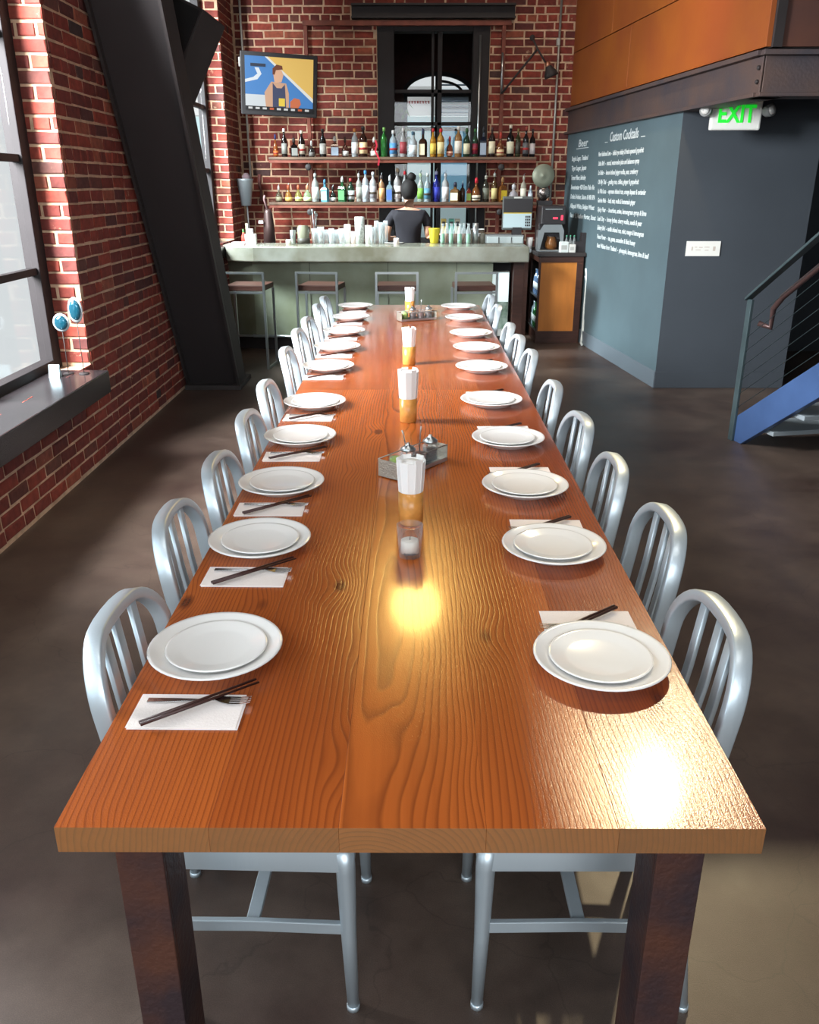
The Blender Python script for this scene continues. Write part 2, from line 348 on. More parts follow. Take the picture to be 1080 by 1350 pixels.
W1 = (3.05, 5.10, .61, 3.35); W2 = (7.4, 9.71, 1.05, 3.5); W0 = (-2.2, 2.2, .61, 3.5)
def slab_with_holes(x0, x1, y0, y1, z0, z1, holes):
    out = []; ys = y0
    for (a, b, c, d) in sorted(holes):
        out.append(((x0, ys, z0), (x1, a, z1))); out.append(((x0, a, z0), (x1, b, c))); out.append(((x0, a, d), (x1, b, z1))); ys = b
    out.append(((x0, ys, z0), (x1, y1, z1))); return out
WL = brick_wall_slab('wall_left', slab_with_holes(-2.205, XL, -3.2, 10.6, 0, ZC, [W0, W1, W2]))
BX0, BX1, BZ0, BZ1 = -.39, .84, 1.0, 3.25
WB = brick_wall_slab('wall_back', [((XL, YB, 0), (BX0, 10.6, ZC)), ((BX1, YB, 0), (1.95, 10.6, ZC)), ((BX0, YB, 0), (BX1, 10.6, BZ0)), ((BX0, YB, BZ1), (BX1, 10.6, ZC))])

BL, BH = .205, .062
def brick_mesh(seed, L):
    r = random.Random(seed); j = lambda a=.004: r.uniform(-a, a)
    d = .004; hl, hh = L/2, BH/2; ins = .006
    vs = []
    for y, k in ((.004, 0), (-d+.004, 0), (-d, ins)):
        for sx, sz in ((-1, -1), (1, -1), (1, 1), (-1, 1)):
            vs.append([sx*(hl-k), y, sz*(hh-k)])
    jj = [(j(), j()) for _ in range(4)]
    for i in range(12):
        vs[i][0] += jj[i % 4][0]; vs[i][2] += jj[i % 4][1]*.6
        if i >= 8: vs[i][1] += j(.002)
    fs = [(8, 9, 10, 11)]+[(k*4+i, k*4+(i+1) % 4, k*4+4+(i+1) % 4, k*4+4+i) for k in (0, 1) for i in range(4)]
    return vs, fs
VARS = [brick_mesh(k, BL) for k in range(7)]
VMESH = [MB().add(v, f).mesh('brick', M_BRICK) for v, f in VARS]
def lay(u0, u1, z0, z1, holes=(), course=.077, seed=0):
    r = random.Random(seed); out = []; row = 0; z = z0
    while z+course*.6 < z1:
        pitch = .218 if row % 6 != 5 else .112
        u = u0-(pitch/2 if row % 2 else 0)-r.uniform(0, .02)
        while u < u1:
            p = pitch
            if pitch > .2 and r.random() < .13: p = .112
            a, b = max(u, u0), min(u+p, u1)
            for (ha, hb, hc, hd) in holes:
                if hc < z+course/2 < hd:
                    if a < ha < b: b = ha
                    elif a < hb < b: a = hb
                    elif a >= ha and b <= hb: b = a
            if b-a > .035: out.append(((a+b)/2, z+course/2+r.uniform(-.002, .002), b-a-.018))
            u += p
        z += course; row += 1
    return out
def pix(x, y, z):
    p = math.radians(21.38); d = (y*math.cos(p)-(z-1.65)*math.sin(p))
    if d < .3: return None
    return 544+F_PX*x/d, 675-F_PX*(y*math.sin(p)+(z-1.65)*math.cos(p))/d, d
def place_bricks(parent, sets, hide=lambda x, y, z: False, limit=298):
    """sets: (list of (u,z,len), mapping u,z -> point, rotation about z). The bricks that show largest are objects, the others one joined part."""
    al = []
    for lst, fn, rz, wgt in sets:
        for u, z, L in lst:
            P = fn(u, z); q = pix(*P); score = 0
            if q and -20 < q[0] < 1100 and -20 < q[1] < 1370 and not hide(*P): score = wgt*L/q[2]
            al.append((score, P, rz, L))
    al.sort(key=lambda t: -t[0]); st = MB()
    for i, (s, P, rz, L) in enumerate(al):
        k = rnd.randrange(7); tilt = rnd.uniform(-.012, .012)
        M = Matrix.Translation(P) @ Matrix.Rotation(rz, 4, 'Z') @ Matrix.Rotation(tilt, 4, 'Y') @ Matrix.Diagonal((L/BL, 1, 1, 1))
        if i < limit and s > 0:
            o = bpy.data.objects.new('brick', VMESH[k]); COL.objects.link(o); o.parent = parent; o.matrix_local = M
        else: st.add(VARS[k][0], VARS[k][1], M=M)
    tag(st.build('brickwork', M_BRICK, parent), kind='stuff')
off = .004
face = lay(2.2, 10.40, .02, 3.6, [W1, W2], .076, 1)
rev1 = lay(-2.16, XL+.012, .63, 3.3, (), .076, 2); rev2 = lay(-2.16, XL+.012, 1.08, 3.4, (), .076, 3)
place_bricks(WL, [(face, lambda u, z: (XL+off, u, z), PI/2, .55), (rev1, lambda u, z: (u, W1[1]-off, z), 0, 1.0), (rev2, lambda u, z: (u, W2[1]-off, z), 0, .6)],
             hide=lambda x, y, z: (y > 7.5 and x > XL-.01) or (x > XL-.01 and y > 5.1 and z > 0 and y > 7.3-.53*z and y < 8.2))
backs = lay(XL+.02, 1.80, .1, 4.0, [(BX0, BX1, BZ0, BZ1), (-.67, 1.10, 3.28, 3.45)], .0775, 5)
place_bricks(WB, [(backs, lambda u, z: (u, YB-off, z), 0, 1.0)], hide=lambda x, y, z: z < 1.1 or (x < -1.1 and 2.2 < z) or (x < -1.6) or (x > 1.62))

# rest of the shell: chalkboard wall, its darker front face, far recess, right and rear walls out of frame
rdir = Vector((1.704-2.095, 10.94-7.18, 0)).normalized(); rn = Vector((-rdir.y, rdir.x, 0))  # towards the room
def rw(t, z, o=0): # point on the chalkboard wall: t metres beyond its corner
    p = Vector((2.095, 7.18, 0))+rdir*t+rn*o; return (p.x, p.y, z)
a = rw(0, 0); b = rw(3.45, 0)
wr = MB().prism([(a[0], a[1]), (3.2, 7.18), (3.2, 10.6), (b[0], b[1])], 0, 2.30)
wro = structure('wall_right', wr, [M_BOARD, M_BOARD_DARK])
for p in wro.data.polygons:
    if p.normal.y < -.9: p.material_index = 1
structure('wall_recess', MB().box((3.2, 8.9, 0), (7.2, 9.05, 2.5)), M_BOARD_DARK)
structure('wall_far_right', MB().box((7.0, -3.2, 0), (7.2, 10.6, ZC)), M_BOARD_DARK)
structure('wall_rear', MB().box((-2.3, -3.2, 0), (-1.6, -3.05, ZC)).box((2.2, -3.2, 0), (7.0, -3.05, ZC)).box((-1.6, -3.2, 0), (2.2, -3.05, 1.0)).box((-1.6, -3.2, 3.6), (2.2, -3.05, ZC)), M_BOARD_DARK)
# baseboards
bb = MB(); q0, q1 = rw(-.0, 0, .012), rw(3.2, 0, .012)
bb.prism([(q0[0], q0[1]), (rw(0, 0)[0], rw(0, 0)[1]), (rw(3.2, 0)[0], rw(3.2, 0)[1]), (q1[0], q1[1])], 0, .145)
structure('baseboard_right', bb, mat('baseboard_paint', (96, 106, 114), .5), bevel=.003)
structure('baseboard_corner', MB().box((2.09, 7.168, 0), (3.2, 7.18, .14)), M_BOARD_DARK, bevel=.003)

# mezzanine: beams and weathering steel cladding
def along(t0, t1, o0, o1, z0, z1, mb=None):
    mb = mb or MB(); p = [rw(t0, 0, o0), rw(t1, 0, o0), rw(t1, 0, o1), rw(t0, 0, o1)]
    return mb.prism([(v[0], v[1]) for v in p][::-1], z0, z1)
TB = -1.215  # beam end, 1.2 m nearer than the wall corner
bm = along(TB, 3.35, .012, .0, 2.19, 2.40); along(TB, 3.35, .05, -.16, 2.165, 2.19, bm); along(TB, 3.35, .055, -.16, 2.40, 2.43, bm)
cx_, cy_ = rw(TB, 0)[0], rw(TB, 0)[1]
bo = structure('trim_1', bm, M_BEAM, bevel=.003)
tag(MB().box((cx_+.002, cy_-.01, 2.19), (6.8, cy_, 2.40)).box((cx_-.03, cy_-.06, 2.165), (6.8, cy_+.15, 2.19)).box((cx_-.03, cy_-.06, 2.40), (6.8, cy_+.15, 2.43)).build('trim_2', M_BEAM, bevel=.003), kind='structure')
for k, zz in enumerate((2.255, 2.335)):
    for t in (TB+.03,):
        MB().lathe([(.014, 0), (.014, .012), (.009, .018)], 6, M=Matrix.Translation(rw(t, zz, .012)) @ Matrix.Rotation(PI/2, 4, 'Y').inverted()).build('bolt', M_BLACK, bo)
mz = along(TB, 3.35, -.04, -.10, 2.45, 3.56); mz.box((cx_+.09, cy_+.06, 2.45), (6.8, cy_+.10, 3.56))
wu = structure('wall_mezzanine', mz, M_BLACK)
M_PANELD = mat('dark_steel_panel', (104, 66, 52), .5, .3, var=.5, vscale=2, rgb2=(78, 54, 50))
def panel(t0, t1, z0, z1, lab=None):
    o = along(t0+.004, t1-.004, -.005, -.04, z0+.004, z1-.004).build('panel', M_PANEL, wu, bevel=.002); return o
panel(TB+.02, 1.40, 2.45, 2.98); panel(1.40, 3.35, 2.45, 2.98)
panel(TB+.02, .45, 2.98, 3.56); panel(.45, 1.95, 2.98, 3.56); panel(1.95, 3.35, 2.98, 3.56)
MB().box((cx_+.03, cy_+.03, 2.454), (4.2, cy_+.06, 3.56)).build('panel', M_PANELD, wu, bevel=.002)
MB().box((4.21, cy_+.03, 2.454), (6.8, cy_+.06, 3.56)).build('panel', M_PANELD, wu, bevel=.002)
# mezzanine deck (underside seen behind the right beam)
tag(MB().prism([(cx_+.14, cy_+.12), (6.9, cy_+.12), (6.9, 10.4), (1.98, 10.4)], 2.50, 2.56).build('ceiling_mezzanine', mat('deck_underside', (84, 58, 46), .7)), kind='structure')

# chalk writing
def text(body, size, loc, rz, parent, name, material, wid=None, align='LEFT', ext=.0006, shear=0.0, rot_x=PI/2, bold=0.0):
    cu = bpy.data.curves.new(name, 'FONT'); cu.body = body; cu.size = size; cu.extrude = ext; cu.align_x = align; cu.shear = shear; cu.offset = bold; cu.resolution_u = 2
    o = bpy.data.objects.new(name, cu); COL.objects.link(o)
    bpy.context.view_layer.update(); dg = bpy.context.evaluated_depsgraph_get()
    me = bpy.data.meshes.new_from_object(o.evaluated_get(dg)); w = max(v.co.x for v in me.vertices)-min(v.co.x for v in me.vertices)
    bpy.data.objects.remove(o)
    me.materials.clear(); me.materials.append(material); o = bpy.data.objects.new(name, me); COL.objects.link(o)
    o.location = loc; o.rotation_euler = (rot_x, 0, rz); o.parent = parent
    if wid: o.scale = (wid/w, 1, 1)
    return o
RZ = math.atan2(-rdir.y, -rdir.x)
def board_line(body, t, z, h, wid, und=False):
    text(body, h, rw(t, z, .0015), RZ, wro, 'chalk_writing', M_CHALK, wid, shear=.1, bold=.0016)
# t of the left edge (text runs towards the camera)
L1 = 2.93
board_line('Beer', 2.80, 2.02, .105, .34)
for k, (s, w) in enumerate([('Singha Lager, Thailand', .46), ('Tiger Lager, Japan', .42), ('Trumer Pilsner, Berkeley', .42), ('Sweetwater 420 Extra Pale Ale', .66), ('Drake\'s Amber, Saison & Mild IPA', .68), ('Allagash White, Belgian Wheat', .68), ('Racer 5, Anchor Porter, Stout', .72)]):
    board_line(s, 3.02-.012*k, 1.885-.098*k, .066, w*1.32)
board_line('Custom Cocktails', 1.74, 2.03, .12, .78)
CT = [('New Fashioned Love  -  bulleit rye whisky & fresh squeezed grapefruit', .98), ('Little Bird  -  mezcal, watermelon juice and habanero syrup', .90), ('Lo Rider  -  lemon infused ginger vodka, pear, cranberry', .88), ('Oh My Thai  -  gosling rum, chilies, ginger & grapefruit', .90), ('La Vida Loca  -  espresso infused rum, orange liqueur & coriander', 1.04), ('Garden Mule  -  basil, mint, vodka & homemade ginger', .84), ('Spicy Pear  -  bourbon, anise, lemongrass syrup & lime', 1.06), ('Lush Day  -  honey lychee, cherry vodka, seeds & pear', .98), ('Elderly Bird  -  vanilla infused rum, mint, mango & lemongrass', 1.02), ('Peace Power  -  tea, guava, cucumber & black honey', .86), ('Best Wishes from Thailand  -  pineapple, lemongrass, lime & basil', 1.12)]
for k, (s, w) in enumerate(CT): board_line(s, 2.06-.018*k, 1.905-.0865*k, .060, w*1.30)
ul = along(2.42, 2.86, .003, .0005, 2.00, 2.006); ul.build('chalk_line', M_CHALK, wro)
along(1.80, 1.88, .003, .0005, 2.025, 2.03).build('chalk_line', M_CHALK, wro); along(.78, .88, .003, .0005, 2.03, 2.036).build('chalk_line', M_CHALK, wro)

# ------------------------------------------------------------------ windows of the left wall
def side_window(name, W, bars, mull, fw=.11, sill=False):
    y0, y1, z0, z1 = W; x = -2.17
    r = MB().box((x-.05, y0, z0), (x+.03, y0+fw, z1)).box((x-.05, y1-fw, z0), (x+.03, y1, z1)).box((x-.05, y0+fw, z0), (x+.03, y1-fw, z0+.06)).box((x-.05, y0+fw, z1-.1), (x+.03, y1-fw, z1))
    w = structure(name, r, M_FRAME, bevel=.004)
    for z in bars: MB().box((x-.03, y0+fw, z-.02), (x+.015, y1-fw, z+.02)).build('glazing_bar', M_FRAME, w, bevel=.003)
    for y in mull: MB().box((x-.032, y-.02, z0+.06), (x+.012, y+.02, z1-.1)).build('glazing_bar', M_FRAME, w, bevel=.003)
    zs = [z0+.06]+list(bars)+[z1-.1]; ys = [y0+fw]+list(mull)+[y1-fw]
    for i in range(len(zs)-1):
        for j in range(len(ys)-1):
            MB().box((x-.014, ys[j]+.001, zs[i]+.001), (x-.010, ys[j+1]-.001, zs[i+1]-.001)).build('pane', M_PANE, w)
    return w
M_PANE = bpy.data.materials.new('window_glass'); M_PANE.use_nodes = True
_n = M_PANE.node_tree; _b = _n.nodes['Principled BSDF']; _o = _n.nodes['Material Output']
_t = _n.nodes.new('ShaderNodeBsdfTransparent'); _g = _n.nodes.new('ShaderNodeBsdfGlossy'); _g.inputs['Roughness'].default_value = .02
_m = _n.nodes.new('ShaderNodeMixShader')
_m.inputs[0].default_value = .025; _n.links.new(_t.outputs[0], _m.inputs[1]); _n.links.new(_g.outputs[0], _m.inputs[2]); _n.links.new(_m.outputs[0], _o.inputs[0])
side_window('window_1', W1, (1.18, 1.78, 2.38, 2.95), (4.1,), .12)
side_window('window_2', W2, (1.78, 2.385, 2.95), (8.55,), .11)
side_window('window_3', W0, (1.2, 1.8, 2.4, 3.0), (-1.2, 0, 1.2), .11)
sill = structure('trim_3', MB().box((-2.13, 2.6, .49), (-1.80, 4.93, .622)), M_SILL, bevel=.006)
structure('trim_4', MB().box((-2.13, 7.3, .95), (-1.90, 9.71, 1.06)), M_SILL, bevel=.005)

# ------------------------------------------------------------------ rear window and the place beyond it
YW = 10.46
wbk = structure('window_4', MB().box((BX0, YB-.03, BZ0), (-.205, YW+.1, BZ1)).box((.66, YB-.03, BZ0), (BX1, YW+.1, BZ1)).box((-.205, YB-.03, 3.19), (.66, YW+.1, BZ1)).box((-.205, YB-.03, BZ0), (.66, YW+.1, 1.05)), M_FRAME, bevel=.006)
for x, w in ((.222, .03), (.30, .05)): MB().box((x-w/2, YW-.02, 1.05), (x+w/2, YW+.03, 3.19)).build('glazing_bar', M_FRAME, wbk, bevel=.003)
for z in (2.61, 2.28): MB().box((-.205, YW-.02, z-.018), (.66, YW+.03, z+.018)).build('glazing_bar', M_FRAME, wbk, bevel=.003)
MB().tube([(.735, YB-.05, 1.1), (.735, YB-.05, 3.15)], .012, 8).build('window_rod', M_ALU2, wbk)
for i, (za, zb) in enumerate(((1.05, 2.262), (2.298, 2.592), (2.628, 3.19))):
    for xa, xb in ((-.204, .207), (.325, .659)): MB().box((xa, YW, za), (xb, YW+.004, zb)).build('pane', M_PANE, wbk)
# courtyard wall with the arched opening
YA = 13.0; acx, aw, az = .352, .475, 2.80
am = MB(); arc = [(acx+aw*math.cos(t), az+.26*math.sin(t)) for t in [PI*k/16 for k in range(17)]]
def face_y(poly, y0, y1, mb, mi=0):  # polygon in x,z extruded along y
    n = len(poly); mb.add([(x, y0, z) for x, z in poly]+[(x, y1, z) for x, z in poly], [tuple(range(n)), tuple(range(2*n-1, n-1, -1))]+[(i, n+i, n+(i+1) % n, (i+1) % n) for i in range(n)], False, mi)
for k in range(16):
    (xa, za), (xb, zb) = arc[k], arc[k+1]; face_y([(xb, zb), (xa, za), (xa, 4.6), (xb, 4.6)], YA, YA+.25, am)
am.box((-2.2, YA, 0), (acx-aw, YA+.25, 4.6)); am.box((acx+aw, YA, 0), (3, YA+.25, 4.6))
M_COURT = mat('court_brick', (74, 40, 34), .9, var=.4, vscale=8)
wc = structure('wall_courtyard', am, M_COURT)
tag(MB().box((-2.2, 10.6, 4.6), (3, YA+.25, 4.75)).box((-2.3, 10.6, 0), (-2.2, YA+.25, 4.75)).box((3, 10.6, 0), (3.1, YA+.25, 4.75)).build('wall_passage', M_COURT), kind='structure')
structure('floor_passage', MB().box((-2.3, 10.6, -.12), (3.1, 24, -.02)), M_FLOOR)
af = MB().tube([(x, YA-.02, z) for x, z in arc], 1, rect=(.05, .05), up=(0, 1, 0)); af.tube([(acx+(aw-.13)*math.cos(t), YA-.02, az+.17*math.sin(t)) for t in [PI*k/16 for k in range(9)]], 1, rect=(.03, .04), up=(0, 1, 0))
af.box((acx-aw, YA-.04, az-.025), (acx+aw, YA, az+.025)).box((acx-.04, YA-.04, .8), (acx+.04, YA, az+.25)).box((acx-aw, YA-.04, 2.34), (acx+aw, YA, 2.39)).box((acx-aw, YA-.04, .8), (acx-aw+.05, YA, az)).box((acx+aw-.05, YA-.04, .8), (acx+aw, YA, az))
structure('window_5', af, M_FRAME)
# building across the street
bd = empty('building', (0, 20, 0), 0, 'pale blue building with white awnings seen through the window behind the bar', 'building')
MB().box((-5, 0, 0), (6, .6, 3.0)).build('facade', flat((222, 250, 252), .8), bd)
MB().box((-5, -.05, 3.02), (.55, .1, 3.58)).build('sign_band', flat((250, 250, 248), .8), bd)
d_ = MB()
for k in range(12): d_.cbox((-.30+k*.058, -.07, 3.27), (.04, .03, .05))
tag(d_.build('sign_lettering', flat((150, 60, 56), .7), bd), 'row of small red letters on white band')
MB().add([(.6, -.9, 3.0), (3.5, -.9, 3.0), (3.5, 0, 3.56), (.6, 0, 3.56), (.6, -.9, 2.96), (3.5, -.9, 2.96), (3.5, 0, 3.52), (.6, 0, 3.52)], [(0, 1, 2, 3), (7, 6, 5, 4), (0, 4, 5, 1), (1, 5, 6, 2), (2, 6, 7, 3), (3, 7, 4, 0)]).build('awning', flat((226, 238, 246), .7), bd)
d_ = MB()
for k in range(6): d_.cbox((2, -.45+k*.01, 3.02+k*.11), (3.0, 1.0-k*.16, .015))
d_.build('awning_rib', flat((96, 112, 126), .7), bd)
MB().add([(.6, -.02, 1.2), (1.6, -.02, 1.2), (1.6, -.02, 2.3), (.9, -.02, 2.85), (.6, -.02, 2.9), (.6, 0, 1.2), (1.6, 0, 1.2), (1.6, 0, 2.3), (.9, 0, 2.85), (.6, 0, 2.9)], [(0, 1, 2, 3, 4), (0, 5, 6, 1), (1, 6, 7, 2), (2, 7, 8, 3), (3, 8, 9, 4)]).build('wall_panel', flat((140, 206, 240), .8), bd)
pl = empty('potted_palm', (-.12, 12.6, 0), 0, 'leafy green plant showing left of the window mullion behind the bar', 'plant')
MB().lathe([(.12, 0), (.16, .3), (.15, .3)], 14).build('pot', flat((90, 60, 50)), pl)
st_ = MB().tube([(0, 0, .25), (.02, 0, 1.5), (0, 0, 2.35)], [.02, .016, .012], 6); st_.build('stem', flat((80, 90, 40)), pl)
lf = MB()
for k in range(46):
    a_ = rnd.uniform(0, 2*PI); z_ = rnd.uniform(2.05, 2.65); l_ = rnd.uniform(.10, .2); dx, dy = math.cos(a_), math.sin(a_)*.6
    p0 = Vector((0, 0, z_-.05)); p1 = p0+Vector((dx*l_*.5, dy*l_*.5, .06)); p2 = p0+Vector((dx*l_, dy*l_, -.02)); s_ = Vector((-dy, dx, 0))*.022
    lf.add([p0, p1+s_, p2, p1-s_], [(0, 1, 2, 3)])
tag(lf.build('foliage', flat((110, 140, 52)), pl), kind='stuff')

# ------------------------------------------------------------------ steel on the rear wall
tag(MB().box((-.66, YB-.14, 3.30), (1.10, YB-.02, 3.318)).box((-.66, YB-.14, 3.42), (1.10, YB-.02, 3.438)).box((-.66, YB-.05, 3.318), (1.10, YB-.03, 3.42)).build('trim_5', M_BLACK), kind='structure')
M_RUSTR = mat('red_oxide_steel', (128, 66, 50), .6, .1, var=.4, vscale=8)
fr_ = empty('shelf_frame', (0, 10.34, 0), 0, 'rust red steel frame of posts and header behind the bottle shelves', 'frame')
MB().box((-1.19, -.03, 3.235), (1.06, .02, 3.285)).build('header', M_RUSTR, fr_, bevel=.003)
for x in (-1.16, .985): MB().box((x-.02, -.03, .9), (x+.02, .015, 3.235)).build('post', M_RUSTR, fr_, bevel=.003)
for x in (-1.16, .985):
    for z in (1.87, 1.40): MB().lathe([(.035, 0), (.035, .02), (.02, .03)], 12, M=Matrix.Translation((x, -.255, z-.05)) @ Matrix.Rotation(PI/2, 4, 'X')).build('bracket', M_BLACK, fr_)
def shelf(z, x0, x1, lab):
    e = empty('bottle_shelf', (0, 10.22, z), 0, lab, 'shelf', 'bottle shelves on the brick wall')
    MB().box((x0, -.14, -.028), (x1, .085, 0)).build('board', M_SHELF, e, bevel=.003); MB().box((x0, -.13, -.06), (x1, -.10, -.028)).build('edge_rail', M_RUSTR, e)
    return e
ZT, ZL = 1.925, 1.455
shelf(ZT, -1.60, 1.37, 'upper long wooden shelf of bottles on the brick wall'); shelf(ZL, -1.62, 1.40, 'lower long wooden shelf of bottles on the brick wall')

# ------------------------------------------------------------------ bottles
BOT = {}
def bottle_mesh(kind, r, h):
    if kind == 'wine': pf = [(r*.9, 0), (r, .008), (r, h*.55), (r*.92, h*.62), (r*.36, h*.74), (r*.33, h*.93), (r*.4, h*.935), (r*.4, h*.965)]
    elif kind == 'square': pf = [(r*.95, 0), (r, .01), (r, h*.52), (r*.8, h*.6), (r*.3, h*.66), (r*.28, h*.86), (r*.34, h*.87), (r*.34, h*.89)]
    elif kind == 'squat': pf = [(r*.85, 0), (r, .02), (r*1.02, h*.35), (r*.75, h*.5), (r*.28, h*.6), (r*.25, h*.82), (r*.32, h*.83), (r*.32, h*.86)]
    elif kind == 'round': pf = [(r*.6, 0), (r*.95, h*.14), (r, h*.32), (r*.8, h*.5), (r*.3, h*.62), (r*.26, h*.85), (r*.34, h*.88)]
    else: pf = [(r*.92, 0), (r, .008), (r, h*.6), (r*.85, h*.68), (r*.34, h*.78), (r*.3, h*.93), (r*.38, h*.94), (r*.38, h*.96)]
    return pf
def bottle(px, top, wpx, col, labc, capc, kind, row, idx, desc, base_py, y=10.2, z=ZT, per=.00853, group='', where=''):
    x = (px-544.5)*per; h = (base_py-top)*.0077; r = wpx*.5*per*.96
    e = empty('bottle', (x, y+rnd.uniform(-.03, .03), z), rnd.uniform(-.5, .5), desc+', '+where, 'bottle', group)
    n = 4 if kind == 'square' else 14
    pf = bottle_mesh(kind, r, h)
    if kind == 'square':
        mb = MB().lathe([(a*1.25, b) for a, b in pf], 4, M=Matrix.Rotation(PI/4, 4, 'Z'), smooth=False)
    else: mb = MB().lathe(pf, n)
    body = mb.build('glass', glassmat(col), e)
    topz = pf[-1][1]; nr = pf[-1][0]
    if labc:
        hh = pf[2][1]; rr = r*1.02
        if kind == 'square': MB().box((-r*.8, -r*.92, hh*.15), (r*.8, -r*.86, hh*.88)).build('paper_label', flat(labc), e, rot=(0, 0, 0))
        else: MB().lathe([(rr, hh*.2), (rr, hh*.86)], 14).build('paper_label', flat(labc), e)
        if (idx*7+row) % 3 == 0:
            c2 = ((150, 40, 40), (40, 60, 120), (70, 60, 50))[idx % 3]
            MB().lathe([(rr*1.012, hh*.42), (rr*1.012, hh*.56)], 14).build('label_band', flat(c2), e) if kind != 'square' else None
    if capc: MB().lathe([(nr*1.12, topz-.03), (nr*1.12, topz+.004), (nr*.6, h*.985 if capc != (200, 200, 200) else topz+.01)], 10).build('cap', flat(capc), e)
    # pour spout
    if row and (idx*5) % 3 != 1:
        MB().tube([(0, 0, topz), (0, 0, topz+.018), (.010, -.004, topz+.038)], [.006, .004, .003], 6).build('pour_spout', M_ALU2, e)
    return e
D = (38, 28, 28)
TOP = [(365, 175, 7, (176, 96, 44), (190, 104, 50), (50, 60, 110), 'round', 'orange-brown bottle'), (377, 168, 8, D, (130, 130, 124), (210, 210, 206), 'wine', 'dark bottle with silver neck'),
 (389, 180, 10, D, (150, 150, 146), (60, 50, 48), 'square', 'dark bottle with broad grey label'), (399, 170, 9, D, (190, 178, 160), (200, 190, 170), 'wine', 'dark wine bottle with cream label'),
 (412, 184, 8, (60, 56, 54), (120, 116, 112), (200, 200, 198), 'squat', 'small dim bottle'), (427, 168, 9, (36, 32, 30), (212, 210, 204), (30, 28, 28), 'wine', 'near-black bottle with white oval label'),
 (443, 178, 12, (110, 60, 44), (146, 156, 172), (190, 190, 190), 'square', 'wide brown bottle with grey-blue label'), (456, 179, 9, (96, 48, 36), (224, 222, 218), (60, 40, 36), 'squat', 'brown bottle with white label'),
 (469, 168, 9, (186, 190, 192), (222, 222, 224), (190, 120, 60), 'tall', 'clear bottle with pale label'), (480, 165, 11, (64, 36, 28), (226, 196, 150), (40, 30, 30), 'wine', 'large brown bottle with cream label'),
 (494, 179, 12, (120, 48, 40), (226, 220, 210), (200, 196, 190), 'squat', 'squat red-brown bottle with white label and red ribbon'), (507, 166, 9, (52, 130, 56), None, (120, 170, 90), 'tall', 'bright green bottle'),
 (519, 170, 10, (190, 204, 214), (80, 140, 190), (206, 206, 206), 'tall', 'clear bottle with blue label'), (532, 167, 9, (196, 194, 194), (150, 60, 66), (196, 190, 186), 'tall', 'clear bottle with dark red label'),
 (545, 172, 11, (214, 222, 228), (222, 228, 232), (60, 90, 110), 'wine', 'milky white bottle'), (558, 168, 10, (70, 42, 30), (222, 206, 172), (40, 48, 80), 'square', 'dark brown bottle with cream label'),
 (571, 168, 8, (222, 160, 50), (230, 200, 90), (190, 40, 44), 'wine', 'yellow bottle with red cap'), (581, 168, 10, (214, 160, 70), (232, 214, 160), (206, 44, 50), 'tall', 'golden bottle with red cap'),
 (593, 178, 9, (150, 74, 44), (224, 176, 150), (150, 50, 44), 'round', 'short amber bottle'), (604, 165, 10, (180, 130, 80), (228, 216, 204), (220, 216, 210), 'tall', 'amber bottle with pale label'),
 (615, 168, 9, (38, 66, 44), (222, 214, 180), (50, 90, 50), 'wine', 'dark green bottle with cream label'), (626, 168, 8, (60, 88, 66), (130, 40, 60), (60, 110, 60), 'wine', 'green bottle with dark red label'),
 (637, 165, 10, (40, 44, 60), (150, 160, 176), (40, 40, 44), 'square', 'black bottle with blue-grey label'), (648, 166, 9, (54, 36, 32), (222, 210, 180), (70, 40, 40), 'tall', 'dark brown bottle with long cream label'),
 (659, 173, 10, (150, 90, 50), (222, 196, 150), (180, 60, 50), 'squat', 'amber bottle with tan label'), (672, 163, 10, (32, 32, 32), (212, 206, 180), (210, 200, 180), 'wine', 'tall black bottle with cream label'),
 (682, 168, 7, (64, 70, 44), (60, 60, 52), (120, 100, 60), 'tall', 'slim olive bottle'), (692, 166, 8, (38, 34, 36), (90, 88, 90), (140, 60, 50), 'wine', 'black bottle with grey label'),
 (701, 168, 8, (36, 30, 32), (206, 196, 196), (50, 40, 40), 'wine', 'black bottle with white label')]
